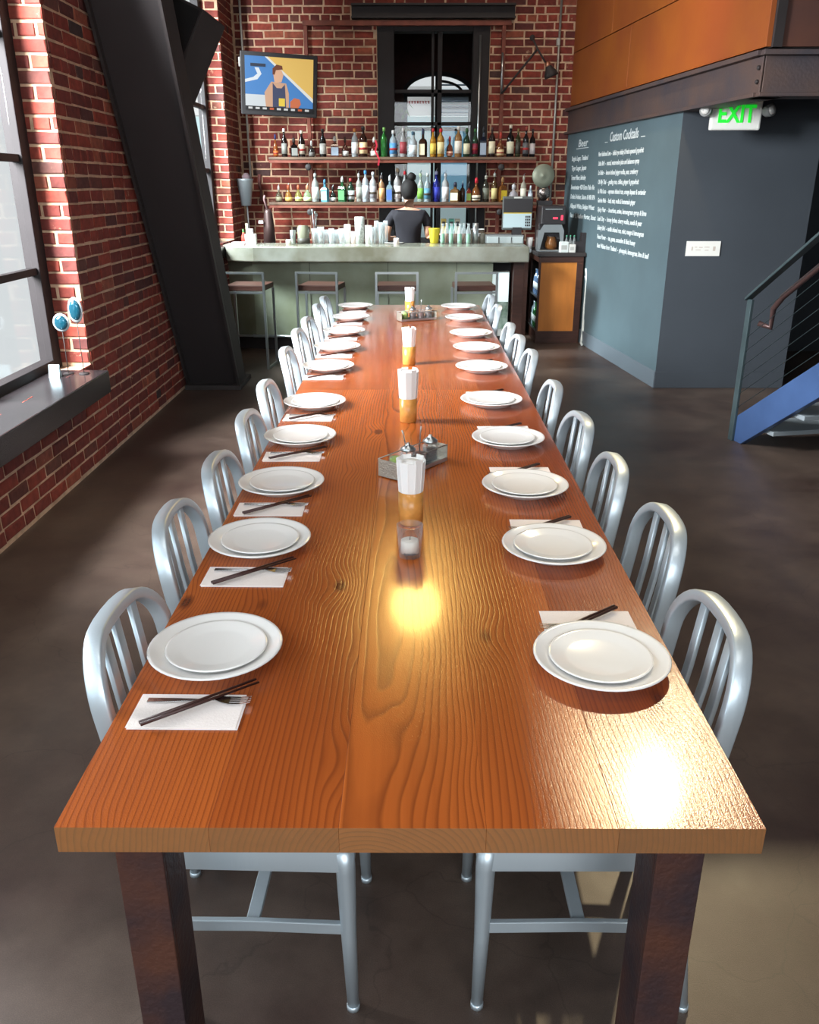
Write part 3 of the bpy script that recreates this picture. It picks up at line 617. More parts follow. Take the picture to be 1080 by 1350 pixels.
LOW = [(366, 243, 9, (120, 110, 90), (150, 146, 120), (190, 186, 180), 'squat', 'squat bottle with round grey label'), (379, 242, 10, (170, 120, 60), (190, 160, 90), (160, 80, 50), 'round', 'golden flask with red stopper'),
 (392, 242, 10, (150, 140, 80), (206, 206, 130), (170, 90, 60), 'round', 'olive flask with orange stopper'), (404, 242, 11, (150, 170, 130), (200, 212, 160), (180, 120, 90), 'round', 'pale green flask with cork stopper'),
 (415, 226, 10, (176, 184, 180), (212, 214, 206), (180, 180, 176), 'tall', 'clear bottle with metal pourer'), (428, 234, 10, (106, 176, 196), (150, 204, 214), (70, 120, 150), 'square', 'light blue square bottle'),
 (438, 244, 9, (60, 70, 66), (222, 222, 220), (40, 40, 40), 'round', 'dark bottle with white diamond label'), (451, 231, 11, (44, 100, 60), (80, 130, 84), (190, 196, 190), 'square', 'wide green bottle'),
 (462, 233, 10, (40, 70, 50), (206, 214, 220), (150, 50, 50), 'wine', 'dark green bottle with white label'), (473, 226, 8, (176, 176, 168), (150, 150, 140), (200, 196, 190), 'tall', 'patterned clear bottle'),
 (482, 222, 9, (196, 206, 214), (206, 214, 222), (70, 140, 200), 'tall', 'clear bottle with blue neck'), (492, 224, 10, (206, 210, 212), (150, 146, 150), (206, 210, 214), 'tall', 'frosted tall bottle with grey label'),
 (503, 229, 9, (206, 160, 120), (214, 160, 110), (90, 80, 80), 'tall', 'peach coloured bottle'), (514, 229, 9, (150, 170, 180), (60, 90, 160), (206, 206, 210), 'square', 'clear bottle with deep blue label'),
 (524, 219, 10, (206, 200, 200), (224, 216, 214), (226, 200, 170), 'wine', 'whitish tall bottle'), (534, 223, 8, (196, 196, 196), (214, 206, 206), (196, 40, 50), 'wine', 'clear bottle with red neck'),
 (555, 226, 9, (196, 210, 196), (120, 170, 70), (180, 196, 160), 'wine', 'clear bottle with green label'), (564, 226, 9, (190, 204, 210), (90, 140, 166), (190, 196, 190), 'wine', 'clear bottle with blue label'),
 (576, 223, 10, (44, 54, 160), (52, 60, 170), (150, 150, 180), 'wine', 'cobalt blue bottle'), (588, 226, 10, (216, 216, 216), (224, 224, 226), (214, 214, 216), 'tall', 'white frosted bottle'),
 (601, 238, 13, (150, 110, 70), (226, 216, 186), (40, 40, 60), 'square', 'square amber bottle with cream label'), (611, 240, 7, (70, 50, 40), None, (30, 40, 70), 'tall', 'slim dark bottle'),
 (619, 240, 7, (150, 60, 44), (110, 130, 60), (40, 50, 60), 'square', 'red-amber bottle with green label'), (629, 232, 12, (160, 100, 56), (226, 218, 196), (206, 44, 60), 'round', 'domed amber bottle with red neck'),
 (642, 229, 9, (80, 76, 66), (110, 112, 100), (190, 186, 170), 'tall', 'grey bottle with dark label'), (653, 226, 8, (110, 80, 46), (206, 190, 130), (190, 190, 180), 'wine', 'brown bottle with round tan label'),
 (664, 231, 11, (150, 96, 50), (234, 206, 60), (150, 110, 70), 'square', 'brown bottle with bright yellow label'), (679, 241, 14, (206, 200, 206), (222, 216, 222), (200, 196, 200), 'round', 'round white jug-shaped bottle'),
 (692, 230, 8, (212, 206, 190), (220, 214, 196), (206, 200, 180), 'tall', 'cream coloured tall bottle'), (701, 243, 6, (190, 204, 216), (206, 216, 226), (210, 220, 226), 'tall', 'small pale bottle')]
for i, b in enumerate(TOP):
    e = bottle(*b[:7], 0, i, b[7], 206.5, z=ZT, group='bottles on the upper shelf', where=ORD[i]+' from left on upper shelf')
    if i == 10: tag(MB().tube([(0, -.055, .17), (.01, -.075, .12), (-.01, -.08, .06), (.012, -.155, -.02), (.0, -.158, -.09)], 1, rect=(.018, .003), up=(0, 1, .2)).build('ribbon', flat((206, 50, 70)), e), 'red ribbon trailing over shelf edge')
for i, b in enumerate(LOW): bottle(*b[:7], 1, i, b[7], 266.0, z=ZL, group='bottles on the lower shelf', where=ORD[i]+' from left on lower shelf')

# ------------------------------------------------------------------ bar counter
bar = empty('bar_counter', (0, 8.85, 0), 0, 'zinc clad bar counter with thick top running across the room end', 'counter')
bt = MB(); XB0, XB1 = -1.94, 1.16
edge = [(XB1, -.17), (XB1, .42), (XB0, .42), (XB0, .12), (XB0+.06, -.02), (XB0+.35, -.13), (XB0+.8, -.17)]
bt.prism(edge[::-1], .918, 1.068); bt.build('top', M_BARTOP, bar, bevel=.012)
fr = MB(); fe = [(.82, .02), (.82, .30), (XB0+.02, .30), (XB0+.02, .22), (XB0+.3, .06), (XB0+.8, .02)]
fr.prism(fe[::-1], .14, .918); fr.build('front_panel', M_BAR, bar)
kk_ = [(XB1, .12), (XB1, .30), (XB0+.02, .30), (XB0+.02, .26), (XB0+.4, .14)]
MB().prism(kk_[::-1], 0, .14).build('kick_plate', M_BLACK, bar)
MB().tube([(-1.66, -.02, .17), (-1.2, -.09, .17), (.80, -.09, .17)], .016, 8).build('foot_rail', M_ALU2, bar)
for x in (-1.2, -.4, .4): MB().tube([(x, -.09, .17), (x, .05, .17)], .01, 6).build('rail_bracket', M_ALU2, bar)
MB().box((1.03, .02, 0), (1.14, .30, .918)).build('end_post', M_DARKWOOD, bar, bevel=.004)
MB().box((.82, .28, .14), (1.03, .30, .918)).build('recess_back', M_BLACK, bar)
for x in (-1.05, -.25, .45): MB().box((x-.002, .014, .15), (x+.002, .021, .91)).build('seam', M_BLACK, bar)
# small lit cooler in the recess
ck = empty('bottle_cooler', (.915, 8.99, 0), 0, 'narrow lit glass-door cooler beneath the right end of the bar', 'cooler')
MB().box((-.09, 0, .14), (.09, .13, .80)).build('cabinet', flat((206, 210, 206)), ck, bevel=.004)
tag(MB().box((-.085, -.012, .50), (.085, -.001, .79)).build('light_panel', mat('cooler_light', (226, 240, 240), .4, emit=(220, 240, 240), es=.7), ck), 'glowing white upper panel')
MB().box((-.085, -.012, .22), (.085, -.001, .495)).build('glass_door', mat('cooler_glass', (120, 150, 130), .1, var=.7, vscale=18, rgb2=(190, 210, 200)), ck)

# stools
def stool():
    e = empty('bar_stool', (0, 0, 0)); r = .0085; w, d = .19, .33
    def leg(pts): MB().tube(pts, 1, rect=(.019, .019)).build('leg', M_ALU2, e, bevel=.002)
    for s in (-1, 1):
        MB().tube([(s*w, 0, .01), (s*w, 0, .885)], 1, rect=(.021, .021)).build('leg', M_ALU2, e)
        MB().tube([(s*w, d, .01), (s*w, d, .725)], 1, rect=(.021, .021)).build('leg', M_ALU2, e)
        MB().tube([(s*w, -.009, .009), (s*w, d+.009, .009)], 1, rect=(.021, .021)).build('sled_rail', M_ALU2, e)
    MB().box((-w-.009, -.009, .876), (w+.009, .009, .894)).build('back_rail', M_ALU2, e)
    MB().box((-w, -.009, .70), (w, .009, .718)).build('seat_rail', M_ALU2, e)
    MB().box((-w, d-.009, .25), (w, d+.009, .268)).build('foot_rest', M_ALU2, e)
    MB().box((-w+.006, .012, .722), (w-.006, d+.05, .772)).build('seat', M_DARKWOOD, e, bevel=.006)
    return e
st0 = stool()
sp = [(-1.56, 7.96, -.10, 'bar stool nearest the black brace, leftmost at the bar'), (-.885, 7.97, -.14, 'second bar stool from the left at the zinc bar'), (-.145, 7.97, .0, 'third bar stool from the left, behind the table end'), (.59, 7.97, .06, 'rightmost bar stool in front of the lit cooler')]
for i, (x, y, rz, lab) in enumerate(sp):
    o = st0 if i == 0 else copy_tree(st0); o.location = (x, y, 0); o.rotation_euler = (0, 0, rz); tag(o, lab, 'stool', 'bar stools along the counter')

# things on the bar -------------------------------------------------
def bx_(px, y=9.15): return (px-544.4)*(y*.931+.21)/1106
GL = thin_glass('bar_glass', (214, 222, 224), .22)
JG = thin_glass('jar_glass', (206, 212, 212), .05)
def tumbler(px, hpx, wpx, y, material, lab, name='glass', flare=1.12, cat='glass', group='glasses on the bar', z=1.068, n=16):
    h = hpx*.0075; r = wpx*.0039
    t = .0025
    o = MB().lathe([(r, 0), (r*flare, h), (r*flare-t, h), (r-t, .008), (0.0, .008)], n).build(name, material, None, (bx_(px, y), y, z))
    return tag(o, lab, cat, group)
tumbler(381, 7, 7, 8.95, flat((236, 232, 228)), 'small white votive cup on the bar left of the steel tins', 'votive_cup', 1.0, 'cup', None)
tumbler(387, 18, 7, 9.12, M_ALU2, 'steel shaker tin beside the big glass jar on the bar', 'shaker_tin', 1.15, 'shaker', None)
j = empty('glass_jar', (bx_(401), 9.14, 1.068), 0, 'large grey glass jar with dark lid half on the bar', 'jar')
MB().lathe([(.055, 0), (.064, .01), (.064, .15), (.05, .175), (.05, .18)], 18).build('body', mat('smoky_glass', (140, 140, 120), .15, trans=.3), j)
MB().lathe([(.066, .0), (.066, .055)], 18).build('contents', flat((58, 54, 48)), j)
tc_ = empty('tool_glass', (bx_(416), 9.15, 1.068), 0, 'tall glass holding long bar spoons, right of the big jar', 'glass')
MB().lathe([(.03, 0), (.038, .15), (.036, .15), (.028, .01), (0, .01)], 14).build('glass', GL, tc_)
for k, (dx, hh) in enumerate(((-.018, .34), (.008, .32), (.024, .30))): MB().tube([(0, 0, .01), (dx, .01*k, hh-.03)], .003, 6).lathe([(.002, 0), (.011, .012), (.009, .03), (0, .035)], 8, c=(dx, .01*k, hh-.035)).build('bar_spoon', M_ALU2, tc_)
k = 0
for px, h, w in ((424, 22, 8), (431, 18, 8), (438, 20, 7), (445, 18, 8), (452, 20, 8)):
    tumbler(px, h, w, 9.15+.05*(k % 2), GL, 'clear tumbler, %s of the upright glasses right of the spoon glass' % ORD[k]); k += 1
for k, (px, h, w, m_, lab) in enumerate(((459, 25, 8, M_PAPER, 'stack of white paper cups on the bar'), (467, 16, 8, flat((222, 200, 196)), 'short pinkish cup between the white stacks'), (475, 35, 12, mat('etched_cup', (206, 210, 206), .5, var=.5, vscale=60), 'tallest pale stack of cups on the bar'), (486, 24, 9, M_PAPER, 'white cup stack right of the tallest stack'))):
    tumbler(px, h, w, 9.17, m_, lab, 'cup_stack', 1.1, 'cups', 'cup stacks on the bar')
for k, (px, h) in enumerate(((492, 22), (497, 30), (503, 28), (509, 30))): tumbler(px, h, 6, 9.14+.03*(k % 2), GL, 'tall highball glass, %s from left beside the bartender' % ORD[k], 'highball_glass', 1.05, 'glass', 'highball glasses by the bartender')
tumbler(523, 9, 7, 8.92, flat((240, 226, 220)), 'small white votive cup in front of the bartender', 'votive_cup', 1.0, 'cup', None)
pp = MB().lathe([(.03, 0), (.10, .012), (.098, .014), (.03, .004)], 20).build('saucer_plate', M_CHINA, None, (bx_(520, 9.12), 9.12, 1.068)); tag(pp, 'white plate lying on the bar by the bartender\'s elbow', 'plate')
# row of cut-glass carafes
for k in range(7):
    px = 584+k*5.6; x = bx_(px, 9.12)
    e = empty('carafe', (x, 9.10+.05*(k % 2), 1.068), 0, 'small glass carafe with %s, %s from left beside yellow pitcher' % (('green herbs', 'amber syrup')[k % 2], ORD[k]), 'carafe', 'carafes in a row on the bar')
    MB().lathe([(.022, 0), (.026, .03), (.024, .12), (.012, .17), (.012, .19), (.018, .2)], 10).build('glass', GL, e)
    MB().lathe([(.020, .004), (.022, .03), (.019, .10)], 8).build('contents', flat(((52, 130, 84), (140, 84, 50))[k % 2]), e)
pt = empty('juice_pitcher', (bx_(573, 9.22), 9.22, 1.068), 0, 'yellow juice pitcher in the bartender\'s right hand', 'pitcher')
MB().lathe([(.036, 0), (.042, .01), (.06, .14), (.064, .15), (.058, .14)], 16).build('body', mat('yellow_juice', (226, 206, 60), .3, trans=.25), pt)
MB().tube([(.058, 0, .13), (.095, 0, .12), (.09, 0, .05), (.046, 0, .03)], .006, 6).build('handle', GL, pt)
tumbler(627, 27, 8, 9.15, M_ALU2, 'tall steel shaker left of the cash register', 'shaker_tin', 1.0, 'shaker', None)
tumbler(636, 13, 8, 9.2, flat((110, 110, 100)), 'short grey cup left of the cash drawer', 'cup', 1.05, 'cup', None)
tumbler(699, 16, 7, 9.87, M_PAPER, 'flared white cup right of the cash drawer', 'paper_cup', 1.4, 'cup', None, z=.97)
# back bar
bb_ = empty('back_bar', (0, 10.10, 0), 0, 'dark wooden back bar cabinet along the brick wall', 'cabinet')
MB().box((-1.93, -.24, .0), (1.31, .18, .93)).build('body', M_DARKWOOD, bb_); MB().box((-1.94, -.28, .93), (1.33, .18, .97)).build('worktop', M_ALU2, bb_)
for k, (x, c, lab) in enumerate(((.36, (206, 176, 90), 'yellow'), (.45, (90, 160, 140), 'green'), (.52, (200, 190, 170), 'cream'))):
    b_ = empty('carton', (x, 10.30, .97), 0, 'slim %s carton standing on the back bar below the window' % lab, 'carton', 'cartons on the back bar')
    MB().box((-.03, -.03, 0), (.03, .03, .30)).build('box', flat(c), b_); MB().box((-.018, -.032, .22), (.018, -.03, .27)).build('dark_label', flat((50, 44, 44)), b_)
# cash register and screen
cr_ = empty('cash_drawer', (.99+.03, 9.86, .97), 0, 'silver cash drawer under the sales screen', 'drawer')
MB().box((-.21, -.12, 0), (.21, .18, .15)).build('case', M_GREY, cr_, bevel=.005); MB().box((-.20, -.135, .015), (.20, -.12, .135)).build('drawer_front', flat((176, 184, 184)), cr_, bevel=.004)
for x in (-.07, .07): MB().box((x-.003, -.14, .02), (x+.003, -.134, .13)).build('groove', M_PLASTIC, cr_)
ps = empty('sales_screen', (1.155, 9.80, 1.12), 0, 'black framed sales screen standing on the cash drawer', 'screen')
MB().box((-.05, -.02, 0), (.05, .08, .08)).build('stand', M_PLASTIC, ps)
ps_b = MB().box((-.165, 0, .05), (.165, .05, .40)).build('casing', mat('screen_casing', (88, 90, 88), .4), ps, bevel=.01)
MB().box((-.155, -.004, .235), (.155, .001, .375)).build('dark_band', M_PLASTIC, ps); MB().box((-.155, -.004, .075), (.155, .001, .225)).build('display', mat('sales_display', (160, 176, 180), .3, emit=(160, 178, 184), es=.45), ps)
MB().box((-.155, -.006, .222), (.155, -.003, .232)).build('yellow_strip', flat((206, 180, 60)), ps); kp = MB()
for a_ in range(3):
    for b_ in range(4): kp.cbox((.095+a_*.02, -.006, .10+b_*.03), (.014, .006, .02))
tag(kp.build('keypad', M_PLASTIC, ps), kind='stuff'); MB().box((-.045, -.003, .38), (.045, 0, .395)).build('badge', flat((206, 206, 200)), ps)
pr_ = empty('receipt_printer', (.73, 9.95, .97), 0, 'small dark printer with white paper left of the sales screen', 'printer')
MB().box((-.07, -.08, 0), (.07, .08, .20)).build('case', mat('printer_case', (84, 70, 56), .5), pr_, bevel=.008); MB().box((-.03, -.084, .13), (.03, -.08, .165)).build('paper', M_PAPER, pr_); MB().box((-.07, -.09, .2), (.07, -.02, .21)).build('tray', M_PAPER, pr_)
# left end of the bar
cd = empty('condiment_tray', (bx_(331, 9.1), 9.1, 1.068), 0, 'white bar caddy with napkins and straws at the window end', 'caddy')
MB().box((-.05, -.04, 0), (.06, .04, .10)).build('box', M_PAPER, cd, bevel=.004); MB().box((-.02, -.03, .1), (.03, .03, .15)).build('napkins', flat((214, 214, 220)), cd)
MB().lathe([(.012, 0), (.012, .2)], 8, c=(-.03, 0, 0)).build('straw_bundle', flat((206, 200, 160)), cd)
rb = empty('sauce_bottle', (bx_(322, 9.1), 9.1, 1.068), 0, 'small red bottle with green cap beside the white bar caddy', 'bottle')
MB().lathe([(.022, 0), (.024, .07), (.012, .1), (.012, .11)], 12).build('body', flat((206, 50, 40)), rb); MB().lathe([(.012, .11), (.006, .145)], 8).build('cap', flat((60, 110, 60)), rb)
nb = MB().box((-.08, -.05, 0), (.05, .05, .025)).build('napkin_stack', flat((226, 196, 200)), None, (bx_(317, 8.98), 8.98, 1.068), bevel=.003); tag(nb, 'pale pink folded napkins at the far left of the bar', 'napkins')
ic = empty('hanging_funnel', (-1.86, 9.98, 1.42), 0, 'grey metal cone hung from the conduit at the window corner', 'funnel')
MB().lathe([(.055, 0), (.09, .26), (.10, .28), (.09, .28), (.05, .01)], 16).build('cone', mat('dull_zinc', (150, 160, 166), .4, .6), ic); MB().tube([(0, .05, 0), (0, .08, -.35)], .009, 6).build('pipe', M_GREY, ic)
MB().lathe([(.03, .24), (.05, .3), (.02, .34)], 10, c=(.02, 0, 0)).build('brush', mat('dusty_cloth', (120, 104, 110), .8), ic)
tp = empty('bottle_dispenser', (-1.60, 9.85, .97), 0, 'dark dispenser machine with a lever on the left back bar', 'dispenser')
MB().lathe([(.07, 0), (.06, .25), (.045, .38), (.03, .42)], 14).build('body', mat('dark_bronze', (64, 48, 46), .4, .4), tp); MB().tube([(0, -.02, .40), (-.03, -.04, .52), (-.02, -.04, .56)], .012, 8).build('lever', flat((110, 84, 84)), tp); MB().box((-.1, -.07, .27), (-.05, -.05, .30)).build('spout', M_ALU2, tp)

# ------------------------------------------------------------------ end cabinet
cb = empty('end_cabinet', (1.36, 9.38, 0), 0, 'dark cabinet with orange plywood end panel beside the chalkboard wall', 'cabinet')
Wc, Dc, Hc = .50, .92, .96
MB().box((-.02, -.01, Hc-.04), (Wc, Dc, Hc)).build('top', M_BLACK, cb, bevel=.004)
MB().box((0, .0, .0), (Wc-.02, .02, .13)).box((0, 0, .86), (Wc-.02, .02, .92)).box((0, 0, .13), (.025, .02, .86)).box((.41, 0, .13), (Wc-.02, .02, .86)).build('end_frame', M_DARKWOOD, cb, bevel=.003)
MB().box((.02, .008, .125), (.415, .018, .865)).build('end_panel', M_PLY, cb)
MB().box((0, .02, 0), (.02, Dc, .12)).box((0, .02, .86), (.02, Dc, .92)).box((0, .62, .12), (.02, Dc, .86)).build('side_frame', M_DARKWOOD, cb)
MB().box((.44, .02, 0), (Wc-.02, Dc, .92)).build('side_panel', M_DARKWOOD, cb); MB().box((.0, Dc-.02, 0), (.44, Dc, .92)).build('back_panel', M_BLACK, cb)
for z in (.12, .48): MB().box((.0, .02, z), (.44, Dc-.03, z+.015)).build('shelf', M_ALU2, cb)
cn = 0
for (zz, col, n_, what) in ((.136, (46, 130, 66), 4, 'green'), (.136, (170, 190, 200), 2, 'pale'), (.496, (120, 150, 190), 5, 'blue')):
    for k in range(n_):
        yy = .08+k*.09+(.36 if what == 'pale' else 0)
        e = empty('bottle', (1.36+.045, 9.38+yy, zz), 0, '%s glass bottle inside the end cabinet, %s from its front on that shelf' % (what, ORD[k]), 'bottle', 'bottles in the end cabinet')
        MB().lathe(bottle_mesh('tall', .034, .27), 12).build('glass', glassmat(col), e); MB().lathe([(.035, .06), (.035, .13)], 12).build('paper_label', flat((206, 214, 216)), e); cn += 1
# on the cabinet
cm = empty('coffee_machine', (1.50, 9.62, .96), 0, 'black coffee machine with red display on the end cabinet', 'coffee machine')
MB().box((-.12, .05, 0), (.13, .26, .30)).build('tower', M_PLASTIC, cm, bevel=.006); MB().box((-.12, -.10, .28), (.14, .26, .47)).build('head', M_PLASTIC, cm, bevel=.01)
MB().box((-.14, -.10, 0), (.14, .06, .02)).build('base', M_ALU2, cm, bevel=.004)
MB().add([(-.13, -.105, .22), (-.09, -.105, .28), (.1, -.105, .28), (.13, -.105, .22), (.13, -.105, .02), (.11, -.105, .02), (.08, -.105, .2), (-.08, -.105, .2), (-.12, -.105, .02), (-.145, -.105, .02)], [(0, 7, 6, 3, 2, 1), (0, 9, 8, 7), (3, 6, 5, 4)]).box((-.145, -.10, .02), (-.125, .05, .22)).build('steel_frame', M_ALU2, cm)
tag(MB().cbox((.03, -.104, .345), (.05, .006, .02)).cbox((.10, -.104, .35), (.022, .006, .05)).build('display', mat('red_led', (220, 60, 80), .4, emit=(230, 50, 80), es=1.2), cm), 'glowing red digits')
MB().box((-.08, -.104, .43), (.1, -.1, .44)).build('trim_strip', M_ALU2, cm)
cp = empty('coffee_pot', (1.51, 9.585, .982), 0, 'round glass coffee pot with brown coffee in the machine', 'coffee pot')
MB().lathe([(.05, 0), (.066, .03), (.066, .07), (.045, .115), (.048, .13)], 16).build('bowl', mat('coffee_glass', (150, 96, 50), .08, trans=.5), cp)
MB().lathe([(.049, .13), (.03, .145)], 12).build('lid', M_PLASTIC, cp); MB().tube([(.048, -.02, .12), (.095, -.03, .11), (.09, -.03, .04)], .007, 6).build('handle', M_PLASTIC, cp)
for k, (x, y, w, h, c, nm, lab, ct) in enumerate(((1.625, 9.435, .09, .11, (206, 212, 210), 'sugar_box', 'white sugar box with bottles behind it on the end cabinet', 'box'), (1.71, 9.435, .07, .085, (210, 208, 204), 'paper_box', 'low white box next to the black stand on the end cabinet', 'box'))):
    e = empty(nm, (x, y, .96), 0, lab, ct); MB().box((-w/2, -.05, 0), (w/2, .05, h)).build('carton', flat(c), e, bevel=.006); MB().box((-w/2+.01, -.052, h*.3), (w/2-.02, -.05, h*.7)).build('printed_panel', flat((170, 170, 166)), e)
for k in range(3):
    e = empty('water_bottle', (1.67+.042*k, 9.56, .96), 0, 'pale green tipped small bottle, %s from left behind the white sugar box' % ORD[k], 'bottle', 'small bottles behind the sugar box')
    MB().lathe([(.02, 0), (.02, .1), (.008, .13), (.008, .15)], 10).build('body', GL, e); MB().lathe([(.009, .15), (.009, .17)], 8).build('cap', flat((90, 170, 140)), e)
bs = empty('black_stand', (1.81, 9.47, .96), 0, 'stepped black stand at the wall end of the end cabinet', 'stand')
MB().box((-.06, -.03, 0), (.06, .06, .11)).build('lower_block', M_PLASTIC, bs); MB().box((-.0, -.03, .11), (.055, .06, .20)).build('upper_block', M_PLASTIC, bs)
# machine behind: juicer with round dish on the shelf end
jc = empty('citrus_juicer', (1.475, 10.12, .97), 0, 'chrome and black juicer with big grey round lid right of the shelves', 'juicer')
MB().box((-.06, -.05, 0), (.10, .10, .50)).build('base', M_PLASTIC, jc); MB().lathe([(.02, .5), (.07, .54), (.075, .6), (.05, .65), (.02, .67)], 16).build('bowl', mat('chrome_worn', (150, 140, 136), .2, .9), jc)
MB().lathe([(.0, 0), (.09, .02), (.125, .035), (.12, .045), (.06, .03), (.0, .05)], 28, M=Matrix.Translation((-.02, -.02, .76)) @ Matrix.Rotation(PI/2, 4, 'X')).build('round_lid', mat('tarnished_metal', (130, 134, 118), .4, .5), jc)
MB().tube([(0, .03, .5), (-.02, .03, .78)], .012, 6).build('arm', M_BLACK, jc)
# white hose by cabinet
hs = MB().tube([(1.866, 9.36, .80), (1.878, 9.33, .70), (1.872, 9.33, .4), (1.87, 9.31, .12), (1.855, 9.28, .012), (1.852, 9.2, .012)], .013, 8).tube([(1.866, 9.37, .72), (1.89, 9.31, .6), (1.884, 9.30, .3), (1.87, 9.29, .10), (1.862, 9.27, .04)], .008, 8).build('white_hose', flat((206, 212, 208)))
tag(hs, 'white hose hanging down between end cabinet and chalkboard wall', 'hose')

# ------------------------------------------------------------------ television
tv = empty('television', (-1.385, 9.72, 2.60), math.radians(14), 'black flat television showing a basketball player, high on left wall end', 'television')
tv.rotation_euler = (math.radians(9), math.radians(2.0), math.radians(14))
TW, TH = .79, .585
MB().box((-TW/2, 0, -TH/2), (TW/2, .06, TH/2)).build('casing', mat('television_black', (30, 28, 30), .5), tv, bevel=.008)
def scr(poly, rgb, d, name, es=.8): # flat picture element on the screen
    m_ = mat('screen_%d_%d_%d' % rgb, tuple(v//3 for v in rgb), .4, emit=rgb, es=es); mb = MB(); face_y([(x*.70-.35, z*.47-.215) for x, z in poly][::1], -.0015-d*.0006, 0, mb); return mb.build(name, m_, tv)
scr([(0, 0), (1, 0), (1, 1), (0, 1)], (70, 130, 196), 0, 'screen_picture')
scr([(.33, 1), (1, .16), (1, 1)], (232, 190, 100), 1, 'court_floor'); scr([(.29, 1), (.33, 1), (1, .22), (1, .14)], (226, 226, 220), 2, 'court_line')
scr([(0, .0), (0, .25), (.42, .25), (.42, 0)], (206, 212, 216), 2, 'banner'); scr([(0, .48), (.18, .55), (.24, .66), (.2, .78), (.14, .78), (.18, .66), (.12, .59), (0, .54)], (220, 226, 232), 2, 'court_mark')
scr([(.30, .0), (.28, .30), (.38, .52), (.60, .5), (.64, .30), (.64, .0)], (206, 160, 130), 3, 'player_body')
scr([(.40, .0), (.40, .5), (.46, .4), (.53, .4), (.58, .48), (.60, 0)], (60, 66, 96), 4, 'player_vest'); scr([(.49, .04), (.49, .2), (.58, .2), (.58, .04)], (232, 200, 70), 5, 'vest_emblem')
scr([(.43, .5), (.41, .68), (.44, .76), (.53, .76), (.56, .66), (.53, .52)], (222, 172, 140), 5, 'player_head'); scr([(.40, .66), (.40, .78), (.46, .86), (.54, .84), (.55, .77), (.45, .75), (.43, .66)], (110, 56, 34), 6, 'player_hair')
scr([(.66, .02), (.66, .14), (.72, .22), (.80, .20), (.82, .1), (.78, .02)], (206, 110, 70), 4, 'basketball')
scr([(0, -.06), (1, -.06), (1, .02), (0, .02)], (24, 24, 28), 6, 'score_strip')
for k in range(9): scr([(.04+k*.105, -.04), (.10+k*.105, -.04), (.10+k*.105, .0), (.04+k*.105, .0)], ((206, 206, 206), (200, 90, 50))[k % 4 == 3], 8, 'score_block')
scr([(.08, .80), (.30, .80), (.30, .86), (.08, .86)], (40, 50, 70), 7, 'caption_block')
MB().box((-.05, .06, -.06), (.05, .16, .06)).build('wall_mount', M_BLACK, tv); MB().tube([(0, .16, 0), (.02, .62, .05)], .025, 8).build('mount_arm', M_BLACK, tv)

# wall lamp with articulated arms
wl_ = empty('swing_arm_lamp', (.975, 10.285, 2.57), 0, 'black swing arm lamp reaching right across the brick wall', 'lamp')
MB().tube([(0, 0, 0), (0, 0, .40)], .012, 8).build('wall_rod', M_ALU2, wl_)
MB().tube([(0, -.02, 0), (.36, -.10, .42)], .011, 8).build('lower_arm', M_BLACK, wl_)
MB().tube([(.30, -.10, .53), (.36, -.12, .42), (.475, -.12, .26)], .010, 8).build('upper_arm', M_BLACK, wl_)
MB().lathe([(.028, -.012), (.028, .012)], 12, M=Matrix.Translation((.30, -.10, .53)) @ Matrix.Rotation(PI/2, 4, 'X')).build('pivot', M_BLACK, wl_)
SM = Matrix.Translation((.50, -.12, .22)) @ Matrix.Rotation(math.radians(-22), 4, 'Y')
MB().lathe([(.018, .06), (.028, .05), (.04, .02), (.07, -.03), (.078, -.07), (.072, -.07), (.03, .0)], 18, M=SM).build('lamp_shade', M_BLACK, wl_)
MB().lathe([(.0, .09), (.03, .08), (.032, .04), (.02, .03)], 12, M=SM).build('lamp_cap', mat('copper_worn', (170, 120, 96), .3, .8), wl_)
tag(MB().tube([(1.595, 10.38, 0.9), (1.595, 10.38, 3.9)], .013, 8).box((1.565, 10.36, 3.05), (1.60, 10.405, 3.12)).build('conduit', mat('galvanised', (160, 158, 152), .4, .6)), 'grey vertical conduit in the corner right of the swing lamp', 'pipe')
tag(MB().tube([(-1.84, 10.25, 1.70), (-1.84, 10.25, 4.0)], .012, 8).build('conduit', mat('galvanised', (160, 158, 152), .4, .6)), 'grey vertical conduit on the dark bricks left of the television', 'pipe')
sb = empty('junction_box', (-1.80, 9.95, 2.80), 0, 'small white wall box above left of the television', 'box')
MB().box((-.035, -.02, 0), (.02, .03, .09)).build('cover', flat((206, 210, 206)), sb, bevel=.005); MB().box((-.02, -.026, .02), (.0, -.02, .05)).build('lens', M_BLACK, sb)
sb = empty('switch_box', (-1.80, 10.0, 2.42), 0, 'narrow beige switch plate left of the television', 'switch')
MB().box((-.02, -.02, 0), (.02, .03, .12)).build('plate', flat((196, 184, 150)), sb, bevel=.004); MB().box((-.006, -.026, .04), (.006, -.02, .07)).build('toggle', flat((220, 214, 200)), sb)
hp = MB().tube([(-1.76, 10.385, 1.46), (-1.75, 10.385, 1.56), (-1.77, 10.385, 1.66), (-1.76, 10.385, 1.75)], [.02, .014, .018, .022], 8).build('paddle_handle', flat((110, 66, 62))); tag(hp, 'reddish wooden handle hung on dark wall left of the lower shelf', 'handle')

